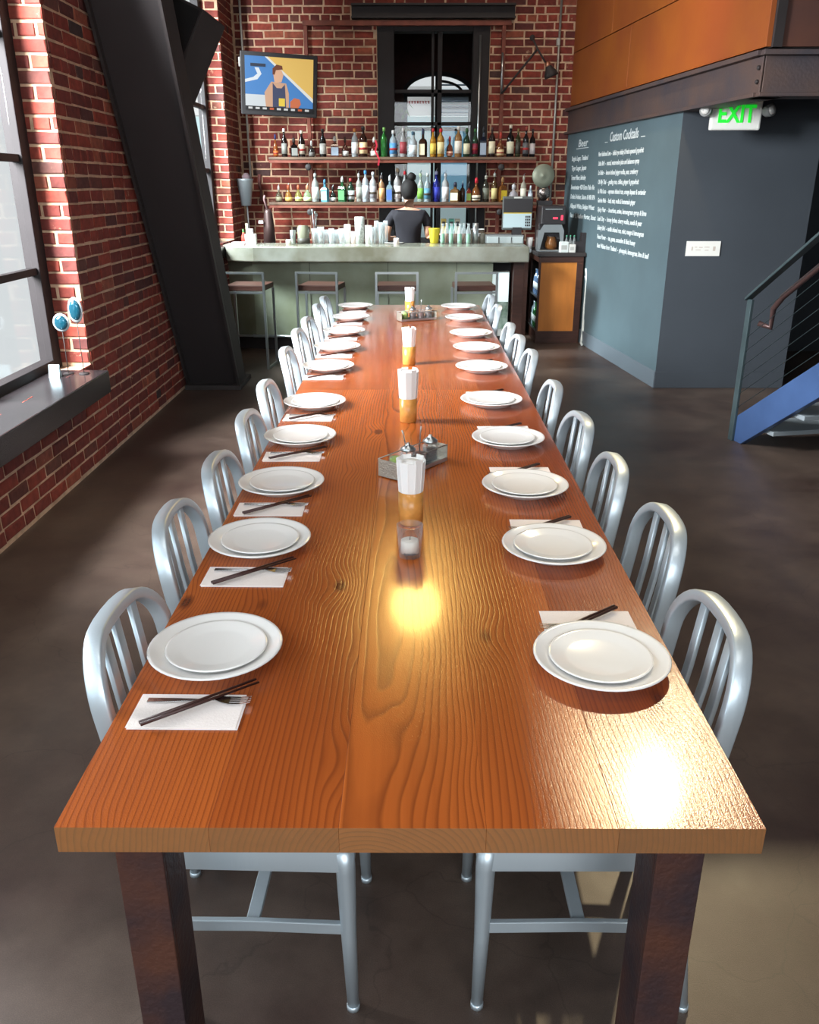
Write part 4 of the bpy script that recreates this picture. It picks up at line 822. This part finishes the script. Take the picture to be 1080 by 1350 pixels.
# ------------------------------------------------------------------ black brace and loudspeaker
B0 = Vector((-1.945, 7.2, 0)); B1 = Vector((-1.945, 5.20, 3.73)); dv = (B1-B0)
br = MB(); Wd = .455
T = .26
vs = []
for p in (B0, B1):
    vs += [(p.x, p.y, p.z), (p.x+Wd, p.y, p.z), (p.x+Wd, p.y+T, p.z), (p.x, p.y+T, p.z)]
br.add(vs, [(0, 3, 2, 1), (4, 5, 6, 7), (0, 1, 5, 4), (1, 2, 6, 5), (2, 3, 7, 6), (3, 0, 4, 7)])
bre = empty('diagonal_brace', (0, 0, 0), 0, 'massive black diagonal brace leaning on the left brick wall', 'brace')
br.build('post', mat('brace_black', (48, 43, 44), .7, var=.2, vscale=2), bre, bevel=.008)
fl_ = MB()
for s in (0, 1):
    x = -1.945+s*(Wd-.02)
    fl_.add([(x, 7.2-.06, 0), (x+.02, 7.2-.06, 0), (x+.02, 7.2, 0), (x, 7.2, 0), (x, 5.2-.06, 3.73), (x+.02, 5.2-.06, 3.73), (x+.02, 5.2, 3.73), (x, 5.2, 3.73)], [(0, 3, 2, 1), (4, 5, 6, 7), (0, 1, 5, 4), (1, 2, 6, 5), (2, 3, 7, 6), (3, 0, 4, 7)])
fl_.build('flange', M_BLACK, bre)
MB().box((-1.95, 7.08, 0), (-1.47, 7.56, .04)).build('base_plate', M_BLACK, bre, bevel=.004)
spk = empty('loudspeaker', (-1.62, 6.6, 2.50), math.radians(-25), 'black loudspeaker tilted down beside the top of the diagonal brace', 'speaker')
spk.rotation_euler = (math.radians(-14), math.radians(24), math.radians(-25))
MB().box((-.16, -.14, -.26), (.16, .14, .30)).build('cabinet', M_BLACK, spk, bevel=.01); MB().box((-.14, -.15, -.24), (.14, -.14, .28)).build('grille', mat('speaker_cloth', (24, 23, 24), .9), spk)
MB().tube([(0, .14, 0), (-.15, .25, .05)], .02, 8).build('bracket', M_BLACK, spk)

# round blue discs on stems on the window sill
for k, (x, z, rx, rz, hb, lab) in enumerate(((-1.905, .985, .042, .072, 0, 'tall oval blue glossy disc on a thin stem on the window sill'), (-1.995, .915, .048, .052, 0, 'round blue glossy disc on a thin stem nearest the window frame'))):
    e = empty('disc_ornament', (x, 4.82, .622), 0, lab, 'ornament', 'blue discs on the sill')
    M_ = Matrix.Translation((0, 0, z-.622+.0)) @ Matrix.Rotation(PI/2, 4, 'X') @ Matrix.Diagonal((rx/.05, rz/.05, 1, 1))
    tag(MB().lathe([(.0, .010), (.03, .009), (.042, .004), (.05, .0), (.046, -.006), (0, -.01)], 28, M=M_).build('rim', flat((176, 186, 190), .2), e), 'pale rim')
    tag(MB().lathe([(.04, .006), (.036, .013), (.02, .018), (.0, .020)], 28, M=M_).build('blue_face', mat('blue_glaze', (24, 78, 96), .08, .3, coat=.6), e), 'deep blue glossy face')
    MB().tube([(0, 0, .0), (0, 0, z-.622-rz*.9)], .0025, 6).lathe([(.03, 0), (.028, .006)], 16).build('stem', M_BLACK, e)
cd_ = MB().add([(-.03, 0, 0), (.03, 0, 0), (.03, .02, .07), (-.03, .02, .07), (-.03, .04, 0), (.03, .04, 0)], [(0, 1, 2, 3), (3, 2, 5, 4), (0, 3, 4), (1, 5, 2), (0, 4, 5, 1)]).build('table_card', flat((170, 196, 204)), None, (-2.04, 4.72, .622)); tag(cd_, 'small folded pale card standing on the window sill', 'card')

# ------------------------------------------------------------------ exit sign, placard
ex = empty('exit_sign', (2.40, 6.87, 2.13), math.radians(-3), 'white exit sign with two lamp heads under the steel beam', 'sign')
MB().box((-.185, 0, -.11), (.185, .045, .11)).build('box', mat('exit_white', (222, 222, 216), .4), ex, bevel=.012)
M_GRN = mat('exit_green', (40, 220, 60), .4, emit=(30, 220, 50), es=.55)
tx = text('EXIT', .165, (0, -.003, -.055), 0, ex, 'lettering', M_GRN, .27, 'CENTER', .002, 0, PI/2, .004); tag(tx, 'glowing green letters reading EXIT')
for s in (-1, 1):
    M_ = Matrix.Translation((s*.225, -.01, .02)) @ Matrix.Rotation(math.radians(80), 4, 'X') @ Matrix.Rotation(s*.5, 4, 'Y')
    lh = MB().lathe([(.02, -.05), (.04, -.02), (.045, .03), (.04, .034)], 18, M=M_).build('lamp_head', M_GREY, ex)
    MB().lathe([(.038, .031), (.025, .045), (0, .05)], 18, M=M_).build('lens', mat('lamp_lens', (226, 226, 222), .1, .4), lh)
    MB().tube([(s*.18, .02, .02), (s*.225, .0, .02)], .012, 8).build('lamp_arm', M_GREY, ex)
MB().tube([(0, .03, .10), (0, .03, .16)], .012, 8).build('hanger', M_BLACK, ex)
plq = empty('notice', (2.373, 7.178, 1.155), 0, 'blank-looking white notice plate on the dark painted wall', 'notice')
MB().box((-.138, -.008, -.058), (.138, 0, .058)).build('plate', mat('notice_white', (226, 226, 220), .5), plq)
pm = MB()
for k, (x, z, w, h) in enumerate(((-.09, .0, .012, .03), (-.06, .012, .02, .006), (-.02, .01, .03, .006), (.03, .012, .04, .006), (-.04, -.01, .04, .006), (.03, -.012, .03, .006), (.09, 0, .02, .035))): pm.box((x-w/2, -.0095, z-h/2), (x+w/2, -.008, z+h/2))
tag(pm.build('faint_print', flat((196, 186, 176)), plq), 'faint illegible print')

# ------------------------------------------------------------------ staircase
sc = empty('staircase', (2.25, 5.62, 0), math.radians(-78), 'blue-grey steel staircase with rail rising toward the viewer at right', 'staircase')
SL = .70; Ls = 3.3
def inc(a, b, yo, th, z0): # sloped box along local +x from a to b; z0..z0+th
    return MB().add([(a, yo[0], a*SL+z0), (b, yo[0], b*SL+z0), (b, yo[1], b*SL+z0), (a, yo[1], a*SL+z0), (a, yo[0], a*SL+z0+th), (b, yo[0], b*SL+z0+th), (b, yo[1], b*SL+z0+th), (a, yo[1], a*SL+z0+th)],
                    [(0, 3, 2, 1), (4, 5, 6, 7), (0, 1, 5, 4), (1, 2, 6, 5), (2, 3, 7, 6), (3, 0, 4, 7)])
for yo in ((-.045, 0), (1.0, 1.045)):
    mb = MB(); y0, y1 = yo
    prof = [(0, 0), (.16, 0), (Ls, (Ls-.16)*SL), (Ls, (Ls-.16)*SL+.30), (.0, .14)]
    prof = [(0.0, .0), (.12, .0), (Ls, (Ls-.12)*SL), (Ls, Ls*SL+.15), (.0, .15)]
    n = 5; mb.add([(x, y0, z) for x, z in prof]+[(x, y1, z) for x, z in prof], [tuple(range(n)), tuple(range(2*n-1, n-1, -1))]+[(i, n+i, n+(i+1) % n, (i+1) % n) for i in range(n)])
    mb.build('stringer', M_STAIR, sc, bevel=.004)
for k in range(11):
    x = .24+k*.27; z = .175*(k+1)-.02
    MB().box((x-.15, .0, z-.03), (x+.15, 1.0, z)).build('tread', mat('tread_steel', (150, 160, 166), .5, .2), sc, bevel=.004)
for x in (0.0, 1.5, 3.0): MB().box((x-.005, -.065, x*SL+(.0 if x == 0 else .15)), (x+.045, -.045, x*SL+.95)).build('post', M_RAIL, sc, bevel=.003)
inc(-.01, Ls, (-.085, -.03), .022, .945).build('handrail', M_RAIL, sc, bevel=.004)
MB().tube([(.06, -.0, .80), (.12, .05, .78), (.12, .05, .90), (.2, .05, .985), (Ls, .05, Ls*SL+.845)], .019, 10).build('grab_rail', mat('bronze_rail', (78, 58, 56), .35, .4), sc)
for k in range(7): MB().tube([(.02, -.055, .22+k*.095), (Ls, -.055, Ls*SL+.22+k*.095)], .0022, 5).build('cable', M_RAIL, sc)

# ------------------------------------------------------------------ bartender
def skin_body(name, nodes, edges, material, parent, sub=2, root=0):
    me = bpy.data.meshes.new(name); me.from_pydata([n[:3] for n in nodes], edges, []); me.materials.append(material)
    o = bpy.data.objects.new(name, me); COL.objects.link(o); o.parent = parent
    md = o.modifiers.new('skin', 'SKIN'); md.use_smooth_shade = True
    bpy.context.view_layer.update()
    for i, n in enumerate(nodes):
        v = me.skin_vertices[0].data[i]; v.radius = (n[3], n[4] if len(n) > 4 else n[3]); v.use_root = (i == root)
    s = o.modifiers.new('sub', 'SUBSURF'); s.levels = sub; s.render_levels = sub
    return o
pe = empty('person', (-.045, 9.58, 0), 0, 'person with dark hair bun and black shirt, back turned, working behind bar', 'person')
nodes = [(0, 0, .92, .15, .11), (0, .0, 1.05, .125, .09), (0, 0, 1.2, .14, .095), (0, -.01, 1.33, .12, .085), (0.005, -.01, 1.41, .05, .05), (.01, .01, 1.47, .045, .045), (.012, .03, 1.53, .065, .075), (.01, .03, 1.60, .068, .085), (.01, .02, 1.66, .045, .055),
 (-.15, -.01, 1.345, .05), (-.205, .0, 1.28, .045), (-.225, -.02, 1.16, .036), (-.225, .03, 1.09, .03), (-.13, .17, 1.09, .022),
 (.15, -.01, 1.345, .05), (.20, .0, 1.28, .045), (.205, -.03, 1.15, .036), (.21, .0, 1.10, .03), (.285, -.13, 1.14, .022),
 (-.09, 0, .80, .095), (-.10, .0, .46, .06), (-.10, .02, .10, .04), (-.10, -.0, .05, .035), (-.105, .12, .035, .03),
 (.09, 0, .80, .095), (.10, .0, .46, .06), (.10, .02, .10, .04), (.10, .0, .05, .035), (.105, .12, .035, .03)]
edges = [(0, 1), (1, 2), (2, 3), (3, 4), (4, 5), (5, 6), (6, 7), (7, 8), (3, 9), (9, 10), (10, 11), (11, 12), (12, 13), (3, 14), (14, 15), (15, 16), (16, 17), (17, 18), (0, 19), (19, 20), (20, 21), (21, 22), (22, 23), (0, 24), (24, 25), (25, 26), (26, 27), (27, 28)]
skin_body('body', nodes, edges, M_SKIN, pe)
# hands with fingers
for s, wr_, di in ((-1, Vector((-.13, .17, 1.09)), Vector((.6, .8, 0))), (1, Vector((.285, -.13, 1.14)), Vector((.75, -.55, .1)))):
    di.normalize(); sd_ = di.cross(Vector((0, 0, 1))).normalized()
    hn = [tuple(wr_)+(.02, .02), tuple(wr_+di*.05)+(.034, .014), tuple(wr_+di*.085)+(.034, .012)]; he = [(0, 1), (1, 2)]
    skin_body('hand', hn, he, M_SKIN, pe, 2)
    for f, (o_, l_) in enumerate(((-.028, .055), (-.01, .065), (.01, .068), (.028, .06))):
        a0 = wr_+di*.07+sd_*o_; a1 = a0+di*l_*.5+Vector((0, 0, -.005)); a2 = a1+di*l_*.3+Vector((0, 0, -.02)); a3 = a2+Vector((0, 0, -.018))
        MB().tube([a0, a1, a2, a3], [.009, .0085, .0075, .006], 8).build('finger', M_SKIN, pe)
    a0 = wr_+di*.03+sd_*(-.03*s); MB().tube([a0, a0+di*.03+sd_*(-.03*s), a0+di*.06+sd_*(-.035*s)+Vector((0, 0, -.01))], [.011, .009, .007], 8).build('thumb', M_SKIN, pe)
# shirt follows the body
sn = [(0, 0, .90, .165, .125), (0, 0, 1.05, .14, .105), (0, 0, 1.2, .155, .11), (0, -.01, 1.325, .135, .10), (0.0, -.01, 1.375, .085, .07), (-.155, -.01, 1.335, .064), (-.21, .0, 1.27, .060), (-.222, -.01, 1.205, .056), (.155, -.01, 1.335, .064), (.206, .0, 1.27, .060), (.21, -.015, 1.20, .056)]
skin_body('shirt', sn, [(0, 1), (1, 2), (2, 3), (3, 4), (3, 5), (5, 6), (6, 7), (3, 8), (8, 9), (9, 10)], M_SHIRT, pe)
jn = [(0, 0, .93, .155, .118), (-.09, 0, .80, .108), (-.10, 0, .46, .075), (-.10, .02, .11, .056), (.09, 0, .80, .108), (.10, 0, .46, .075), (.10, .02, .11, .056)]
skin_body('trousers', jn, [(0, 1), (1, 2), (2, 3), (0, 4), (4, 5), (5, 6)], M_JEANS, pe)
for s in (-1, 1): MB().box((s*.105-.045, -.06, 0), (s*.105+.045, .20, .075)).build('shoe', M_PLASTIC, pe, bevel=.02)
hm = MB().lathe([(0, -.10), (.045, -.095), (.078, -.06), (.092, 0), (.086, .05), (.06, .09), (.03, .11), (0, .115)], 20, M=Matrix.Translation((.008, .0, 1.585)) @ Matrix.Rotation(math.radians(-14), 4, 'X') @ Matrix.Diagonal((1, 1.12, 1, 1)))
hm.build('hair', M_HAIR, pe)
MB().lathe([(0, -.045), (.034, -.035), (.048, 0), (.036, .035), (0, .045)], 16, M=Matrix.Translation((.035, -.01, 1.715)) @ Matrix.Rotation(.5, 4, 'Y')).build('hair_bun', M_HAIR, pe)
MB().lathe([(.022, -.01), (.026, 0), (.022, .01)], 14, M=Matrix.Translation((.028, -.012, 1.68))).build('hair_tie', flat((190, 180, 180)), pe)
for s in (-1, 1):
    MB().lathe([(0, -.03), (.012, -.018), (.016, .008), (0, .028)], 10, M=Matrix.Translation((.012+s*.075, .045, 1.555)) @ Matrix.Diagonal((.55, 1.1, 1, 1))).build('ear', M_SKIN, pe)
    MB().lathe([(0, -.009), (.007, -.005), (.009, 0), (.007, .005), (0, .009)], 8, M=Matrix.Translation((.012+s*.03, .108, 1.585))).build('eye', flat((230, 226, 220)), pe)
MB().add([(-.01, .105, 1.55), (.03, .105, 1.55), (.012, .135, 1.553), (.012, .11, 1.60)], [(0, 2, 3), (2, 1, 3), (0, 1, 2)], True).build('nose', M_SKIN, pe)
MB().tube([(-.012, .105, 1.525), (.012, .113, 1.523), (.036, .105, 1.525)], .005, 6).build('mouth', flat((170, 90, 84)), pe)

# ------------------------------------------------------------------ the two long tables
def make_table(y0, y1):
    e = empty('dining_table', (0, y0, 0)); Ly = y1-y0; x0, x1 = -.538, .531; n = 5
    ws = [.232, .196, .222, .2, .219]; x = x0
    for k in range(n):
        g = .0001; MB().box((x+g, 0, -.047), (x+ws[k]-g, Ly, 0)).build('plank', M_WOOD, e, loc=(0, 0, .75), bevel=.0004); x += ws[k]
    for lx in (-.468, .386):
        for ly in (.035, Ly-.135):
            MB().box((lx, ly, 0), (lx+.075, ly+.010, .70)).box((lx, ly+.01, 0), (lx+.010, ly+.10, .70)).box((lx+.065, ly+.01, 0), (lx+.075, ly+.10, .70)).box((lx-.015, ly-.0, 0), (lx+.09, ly+.1, .008)).build('leg', M_RUST, e, bevel=.002)
    for lx in (-.43, .42): MB().box((lx-.02, .135, .665), (lx+.02, Ly-.135, .703)).build('side_rail', M_RUST, e)
    for ly in (.07, Ly-.11): MB().box((-.39, ly, .665), (.385, ly+.04, .703)).build('end_rail', M_RUST, e)
    return e
t1 = make_table(.998, 3.866); tag(t1, 'nearer long plank table with five place settings on each side', 'table', 'long communal tables')
t2 = make_table(3.868, 6.822); tag(t2, 'farther long plank table reaching to the bar stools', 'table', 'long communal tables')

# ------------------------------------------------------------------ aluminium chairs
def make_chair():
    e = empty('chair', (0, 0, 0))
    # faces +x; front legs x=.205, rear feet x=-.225
    zs = .452; hw = .195
    pan = []
    def rr(x, y, r, n=5):  # rounded rectangle
        out = []
        for (cx, cy, a0) in ((x[1]-r, y[1]-r, 0), (x[0]+r, y[1]-r, PI/2), (x[0]+r, y[0]+r, PI), (x[1]-r, y[0]+r, 1.5*PI)):
            for k in range(n+1): out.append((cx+r*math.cos(a0+k*PI/2/n), cy+r*math.sin(a0+k*PI/2/n)))
        return out
    mb = MB(); rings = []
    spec = [((-.20, .215), (-.19, .19), .035, .385), ((-.20, .215), (-.19, .19), .035, .435), ((-.19, .21), (-.183, .183), .035, .45), ((-.165, .185), (-.16, .16), .05, .447), ((-.12, .14), (-.12, .12), .06, .436)]
    for X, Y, r, z in spec: rings.append([(x, y, z) for x, y in rr(X, Y, r)])
    n = len(rings[0]); vs = [v for rg in rings for v in rg]; fs = [(i*n+k, i*n+(k+1) % n, (i+1)*n+(k+1) % n, (i+1)*n+k) for i in range(len(rings)-1) for k in range(n)]+[tuple((len(rings)-1)*n+k for k in range(n))]
    mb.add(vs, fs, True).build('seat', M_ALU, e)
    for s in (-1, 1):
        MB().tube([(.195, s*.172, .43), (.198, s*.172, .38), (.20, s*.174, .20), (.205, s*.178, .008)], [.021, .020, .016, .0125], 12).lathe([(.014, 0), (.014, .012)], 12, c=(.205, s*.178, 0)).build('leg', M_ALU, e)
        MB().tube([(-.19, s*.175, .44), (-.195, s*.175, .38), (-.21, s*.178, .2), (-.235, s*.182, .008)], [.020, .019, .016, .0125], 12).lathe([(.014, 0), (.014, .012)], 12, c=(-.235, s*.182, 0)).build('leg', M_ALU, e)
        MB().tube([(.20, s*.175, .225), (0, s*.172, .225), (-.208, s*.177, .225)], 1, rect=(.012, .028), up=(0, 0, 1)).build('stretcher', M_ALU, e, bevel=.002)
    MB().tube([(.0, -.17, .225), (.0, .17, .225)], 1, rect=(.028, .012), up=(0, 0, 1)).build('stretcher', M_ALU, e, bevel=.002)
    # back frame: broad band bent in an arch
    def bk(z): return -.19-(z-.42)*.15
    path = []; top = .850; R_ = .095; hwt = .180
    for z in (.40, .5, .6, .68): path.append((bk(z), -hwt, z))
    R_ = .115
    for k in range(11):
        a_ = PI-k*PI/20; y_ = -hwt+R_+R_*math.cos(a_); z_ = top-R_+R_*math.sin(a_); path.append((bk(z_)-.024*(1-(y_/hwt)**2), y_, z_))
    path.append((bk(top)-.023, -.04, top+.0015)); path.append((bk(top)-.024, 0, top+.002))
    full = path+[(x, -y, z) for x, y, z in path[-2::-1]]
    MB().tube(full, 1, rect=(.024, .036), up=(1, 0, .15), rnd_=True).build('back_frame', M_ALU, e)
    for y in (-.075, 0, .075):
        c = -.018*(1-abs(y)/.19)
        MB().tube([(bk(.43)+c*.3, y, .435), (bk(.55)+c*.7-.006, y, .55), (bk(.7)+c-.004, y, .7), (bk(.84)+c, y, .838)], 1, rect=(.030, .010), up=(1, 0, .1), rnd_=True).build('slat', M_ALU, e)
    return e
ch0 = make_chair(); first = True
LX = [-.325, -.36, -.34, -.345, -.36, -.385, -.40, -.40, -.40, -.395]; LY = [1.475, 2.03, 2.47, 3.0, 3.52, 4.31, 4.90, 5.36, 5.98, 6.42]
RX = [.345, .385, .355, .35, .335, .335, .325, .322, .325, .325]; RY = [1.475, 2.0, 2.46, 2.96, 3.51, 4.24, 4.68, 5.12, 5.95, 6.50]
for side, XS, YS in (('left', LX, LY), ('right', RX, RY)):
    for i in range(10):
        o = ch0 if first else copy_tree(ch0); first = False
        o.location = (XS[i], YS[i], 0); o.rotation_euler = (0, 0, (0 if side == 'left' else PI)+math.radians(rnd.uniform(-2.5, 2.5)))
        extra = ', nearest the viewer' if i == 0 else (', nearest the bar' if i == 9 else '')
        tag(o, 'brushed aluminium chair, %s from the near end on the %s%s' % (ORD[i], side, extra), 'chair', 'aluminium chairs along the tables')

# ------------------------------------------------------------------ place settings
def plate_profile(r, rim, h):
    return [(0, .004), (r*.55, .004), (r*.6, .0), (r*.66, .0), (r*.70, .008), (r*.98, h-.002), (r, h), (r*.985, h+.003), (r*.72, .014), (r*.64, .009), (0, .009)]
PM_BIG = MB().lathe([(0, .003), (.078, .003), (.080, 0), (.086, 0), (.090, .006), (.132, .0235), (.1355, .026), (.134, .0285), (.128, .0275), (.092, .0135), (.082, .010), (0, .010)], 48).mesh('dinner_plate', M_CHINA)
PM_SML = MB().lathe([(0, .002), (.060, .002), (.062, 0), (.066, 0), (.070, .004), (.100, .0125), (.103, .0145), (.1015, .0165), (.097, .0155), (.072, .0105), (.064, .009), (0, .009)], 44).mesh('side_plate', M_CHINA)
def napkin_mesh():
    mb = MB()
    for k, (dx, dy, z) in enumerate(((0, 0, 0), (.002, -.002, .0012), (-.002, .001, .0024))):
        mb.box((-.098+dx, -.052+dy, z), (.098+dx, .052+dy, z+.0011))
    return mb.mesh('napkin', M_NAPKIN)
NM = napkin_mesh()
CM = MB().tube([(-.115, 0, .0035), (.115, 0, .0028)], [.0036, .0022], 8).mesh('chopstick', M_CHOP)
def fork_parts():
    e = empty('fork', (0, 0, 0))
    MB().tube([(-.095, 0, .003), (-.05, 0, .004), (0, 0, .0055), (.03, 0, .006)], [1.2, 1.0, .45, .5], rect=(.011, .0025), up=(0, 0, 1)).build('handle', M_PLATED, e, bevel=.0006)
    hd = MB().add([(.03, -.003, .006), (.045, -.010, .005), (.058, -.012, .003), (.058, .012, .003), (.045, .010, .005), (.03, .003, .006), (.03, -.003, .008), (.045, -.010, .007), (.058, -.012, .005), (.058, .012, .005), (.045, .010, .007), (.03, .003, .008)],
                  [(5, 4, 3, 2, 1, 0), (6, 7, 8, 9, 10, 11), (0, 1, 7, 6), (1, 2, 8, 7), (2, 3, 9, 8), (3, 4, 10, 9), (4, 5, 11, 10), (5, 0, 6, 11)]); hd.build('head', M_PLATED, e)
    for y in (-.0102, -.0034, .0034, .0102): MB().tube([(.056, y, .004), (.078, y, .004), (.098, y*.9, .0075)], [1, .9, .5], rect=(.0034, .002), up=(0, 0, 1)).build('tine', M_PLATED, e)
    return e
fk0 = fork_parts(); ffirst = True
PL = [(-.400, 1.492), (-.405, 2.05), (-.414, 2.507), (-.42, 3.03), (-.423, 3.56), (-.436, 4.325), (-.436, 4.885), (-.438, 5.44), (-.438, 6.05), (-.442, 6.63)]
PR = [(.378, 1.458), (.370, 2.012), (.354, 2.484), (.356, 3.006), (.346, 3.60), (.358, 4.31), (.370, 4.865), (.370, 5.36), (.366, 6.02), (.355, 6.60)]
def mk(me, name, loc, rz): 
    o = bpy.data.objects.new(name, me); COL.objects.link(o); o.location = loc; o.rotation_euler = (0, 0, rz); return o
ZTB = .75
for side, PP in (('left', PL), ('right', PR)):
    s = 1 if side == 'left' else -1; base = 0 if side == 'left' else PI
    for i, (x, y) in enumerate(PP):
        w_ = '%s from the near end, %s side of table' % (ORD[i], side)
        tag(mk(PM_BIG, 'dinner_plate', (x, y, ZTB), 0), 'large white dinner plate, '+w_, 'plate', 'white dinner plates')
        tag(mk(PM_SML, 'side_plate', (x+s*.002, y+rnd.uniform(-.004, .002), ZTB+.0105), 0), 'small white plate on dinner plate, '+w_, 'plate', 'small white plates stacked on top')
        j = lambda a: rnd.uniform(-a, a)
        nx, ny = x-s*.004+j(.006), y-s*.200+j(.006)
        ry = math.radians(j(2))
        if side == 'left': nx, ny = x-.005+j(.004), y-.200+j(.008)
        else: nx, ny = x+.004+j(.004), y+.168+j(.006)
        tag(mk(NM, 'napkin', (nx, ny, ZTB+.0002), base+ry), 'folded white paper napkin, '+w_, 'napkin', 'folded napkins beside the plates')
        cz = ZTB+.0088
        o = fk0 if ffirst else copy_tree(fk0); ffirst = False
        o.location = (nx+s*.012, ny+s*.028, ZTB+.0036); o.rotation_euler = (0, 0, base+math.radians(-1+j(2))); tag(o, 'steel fork lying on napkin, '+w_, 'fork', 'forks on the napkins')
        ca = math.radians(38+j(3))
        for q in (0, 1):
            ox = -math.sin(ca)*.0095*(q-.5); oy = math.cos(ca)*.0095*(q-.5)
            c = mk(CM, 'chopstick', (nx+s*(.02+ox), ny+s*(.016+oy), cz+.002), base+ca+math.radians((q-.5)*1.2))
            tag(c, '%s dark chopstick of its crossed pair, %s' % (('outer', 'inner')[q], w_), 'chopstick', 'dark chopstick pairs')

# ------------------------------------------------------------------ centre pieces
vt = empty('candle_glass', (-.006, 1.985, ZTB), 0, 'clear votive glass with white candle, nearest on the table centre line', 'candle')
MB().lathe([(.024, 0), (.028, .002), (.0345, .088), (.0325, .089), (.0262, .012), (0, .011)], 28).build('glass', M_GLASS, vt)
MB().lathe([(.0, .0125), (.0235, .013), (.0235, .045), (.020, .047), (0, .046)], 24).build('candle', M_WAX, vt); MB().tube([(0, 0, .046), (.001, 0, .055)], .001, 5).build('wick', M_BLACK, vt)
tm = MB()
for k in range(9):
    a_ = math.radians(-90-28+k*7); r_ = .0298; tm.cbox((r_*math.cos(a_), r_*math.sin(a_), .017), (.0022, .0006, .004 if k % 3 else .006), M=None)
tag(tm.build('tiny_print', flat((60, 60, 70)), vt), 'row of tiny illegible dark letters', kind='stuff')
def straw_cup(x, y, rest, hw=1.0, lab=''):
    e = empty('napkin_cup', (x, y, ZTB), 0, lab, 'napkin holder', 'amber cups of napkins')
    MB().lathe([(.031, 0), (.034, .003), (.036, .098), (.0345, .098), (.0315, .01), (0, .01)], 28).build('cup', M_AMBER, e)
    bl = MB()
    for k in range(11):  # folded napkins rolled and fanned out
        a_ = k*2*PI/11+.2; r0 = .024; r1 = .029*hw
        p0 = Vector((r0*math.cos(a_), r0*math.sin(a_), .015)); p1 = Vector((r1*1.0*math.cos(a_), r1*math.sin(a_), .11)); p2 = Vector((r1*1.16*math.cos(a_), r1*1.16*math.sin(a_), .19+rest+.006*math.sin(k*2.3)))
        bl = MB().tube([p0, p1, p2], [.8, 1.0, 1.15], rect=(.023, .004), up=(math.cos(a_), math.sin(a_), 0)); bl.build('folded_napkin', M_PAPER, e)
    MB().lathe([(.020, .015), (.024, .11), (.029, .183+rest), (.004, .188+rest)], 14).build('napkin_roll', M_PAPER, e)
    return e
straw_cup(-.004, 2.215, 0, 1.1, 'amber cup of white folded napkins just behind the candle glass')
straw_cup(-.017, 3.31, .02, 1.15, 'amber cup of white napkins, second from near end of the table')
straw_cup(-.018, 4.465, .0, 1.0, 'amber cup of white napkins beyond the seam between the tables')
straw_cup(-.020, 6.30, 0, .95, 'amber cup of white napkins at the bar end of the table')
def caddy(x, y, rz, lab, tl):
    e = empty('condiment_caddy', (x, y, ZTB), rz, lab, 'caddy', 'condiment caddies')
    MB().box((-.135, -.042, .004), (.135, .042, .007)).build('tray', M_ALU2, e)
    for (yy) in (-.042, .042): MB().box((-.135, yy-.0008, .005), (.135, yy+.0008, .018)).build('side_wall', M_ALU2, e)
    for xx in (-.135, .135): MB().box((xx-.0008, -.042, .005), (xx+.0008, .042, .062)).build('end_wall', mat('hammered_tin', (176, 172, 160), .35, .7, bump=.8, bscale=180), e)
    MB().tube([(-.135, -.042, .062), (.135, -.042, .062)], .0018, 6).tube([(-.135, .042, .062), (.135, .042, .062)], .0018, 6).build('wire_rim', M_ALU2, e)
    for xx in (-.1, .1):
        for yy in (-.035, .035): MB().lathe([(.004, 0), (.004, .004)], 8, c=(xx, yy, 0)).build('foot', M_ALU2, e)
    for k, (xx, c, nm, what) in enumerate(((-.092, (150, 180, 60), 'relish_jar', 'lime green relish jar'), (-.032, (70, 30, 24), 'sauce_jar', 'dark sauce jar'), (.030, (92, 36, 26), 'sauce_jar', 'red-brown sauce jar'), (.092, (60, 26, 22), 'sauce_jar', 'dark chilli jar'))):
        ca, sa = math.cos(rz), math.sin(rz)
        j_ = empty(nm, (x+ca*xx, y+sa*xx, ZTB+.0072), 0, what+' '+tl, 'jar', 'jars in the condiment caddies')
        MB().lathe([(.024, 0), (.026, .004), (.026, .052), (.022, .062), (.0245, .066), (.0225, .066), (.02, .06), (.0236, .05), (.0236, .006), (0, .005)], 20).build('glass', JG, j_)
        MB().lathe([(.0, .006), (.023, .0062), (.023, .044 if k else .056), (0, .046 if k else .06)], 18).build('contents', mat('relish_%d' % k if k == 0 else 'sauce_%d' % k, c, .35, var=.4, vscale=120), j_)
        if k in (1, 3):
            MB().lathe([(.025, .066), (.026, .072), (.014, .082), (.006, .086), (.006, .092), (0, .094)], 18).build('lid', M_ALU2, j_)
        if k in (1, 2): MB().tube([(0, 0, .03), (-.014 if k == 1 else .004, .0, .12), (-.02 if k == 1 else .006, 0, .135)], [.002, .002, .003], 6).build('spoon', M_ALU2, j_)
caddy(.005, 2.70, math.radians(52), 'tin condiment caddy turned diagonally behind the nearest napkin cup', 'in the caddy near the candle glass')
caddy(.03, 6.02, math.radians(25), 'tin condiment caddy turned diagonally near the bar end of the table', 'in the caddy near the bar end')
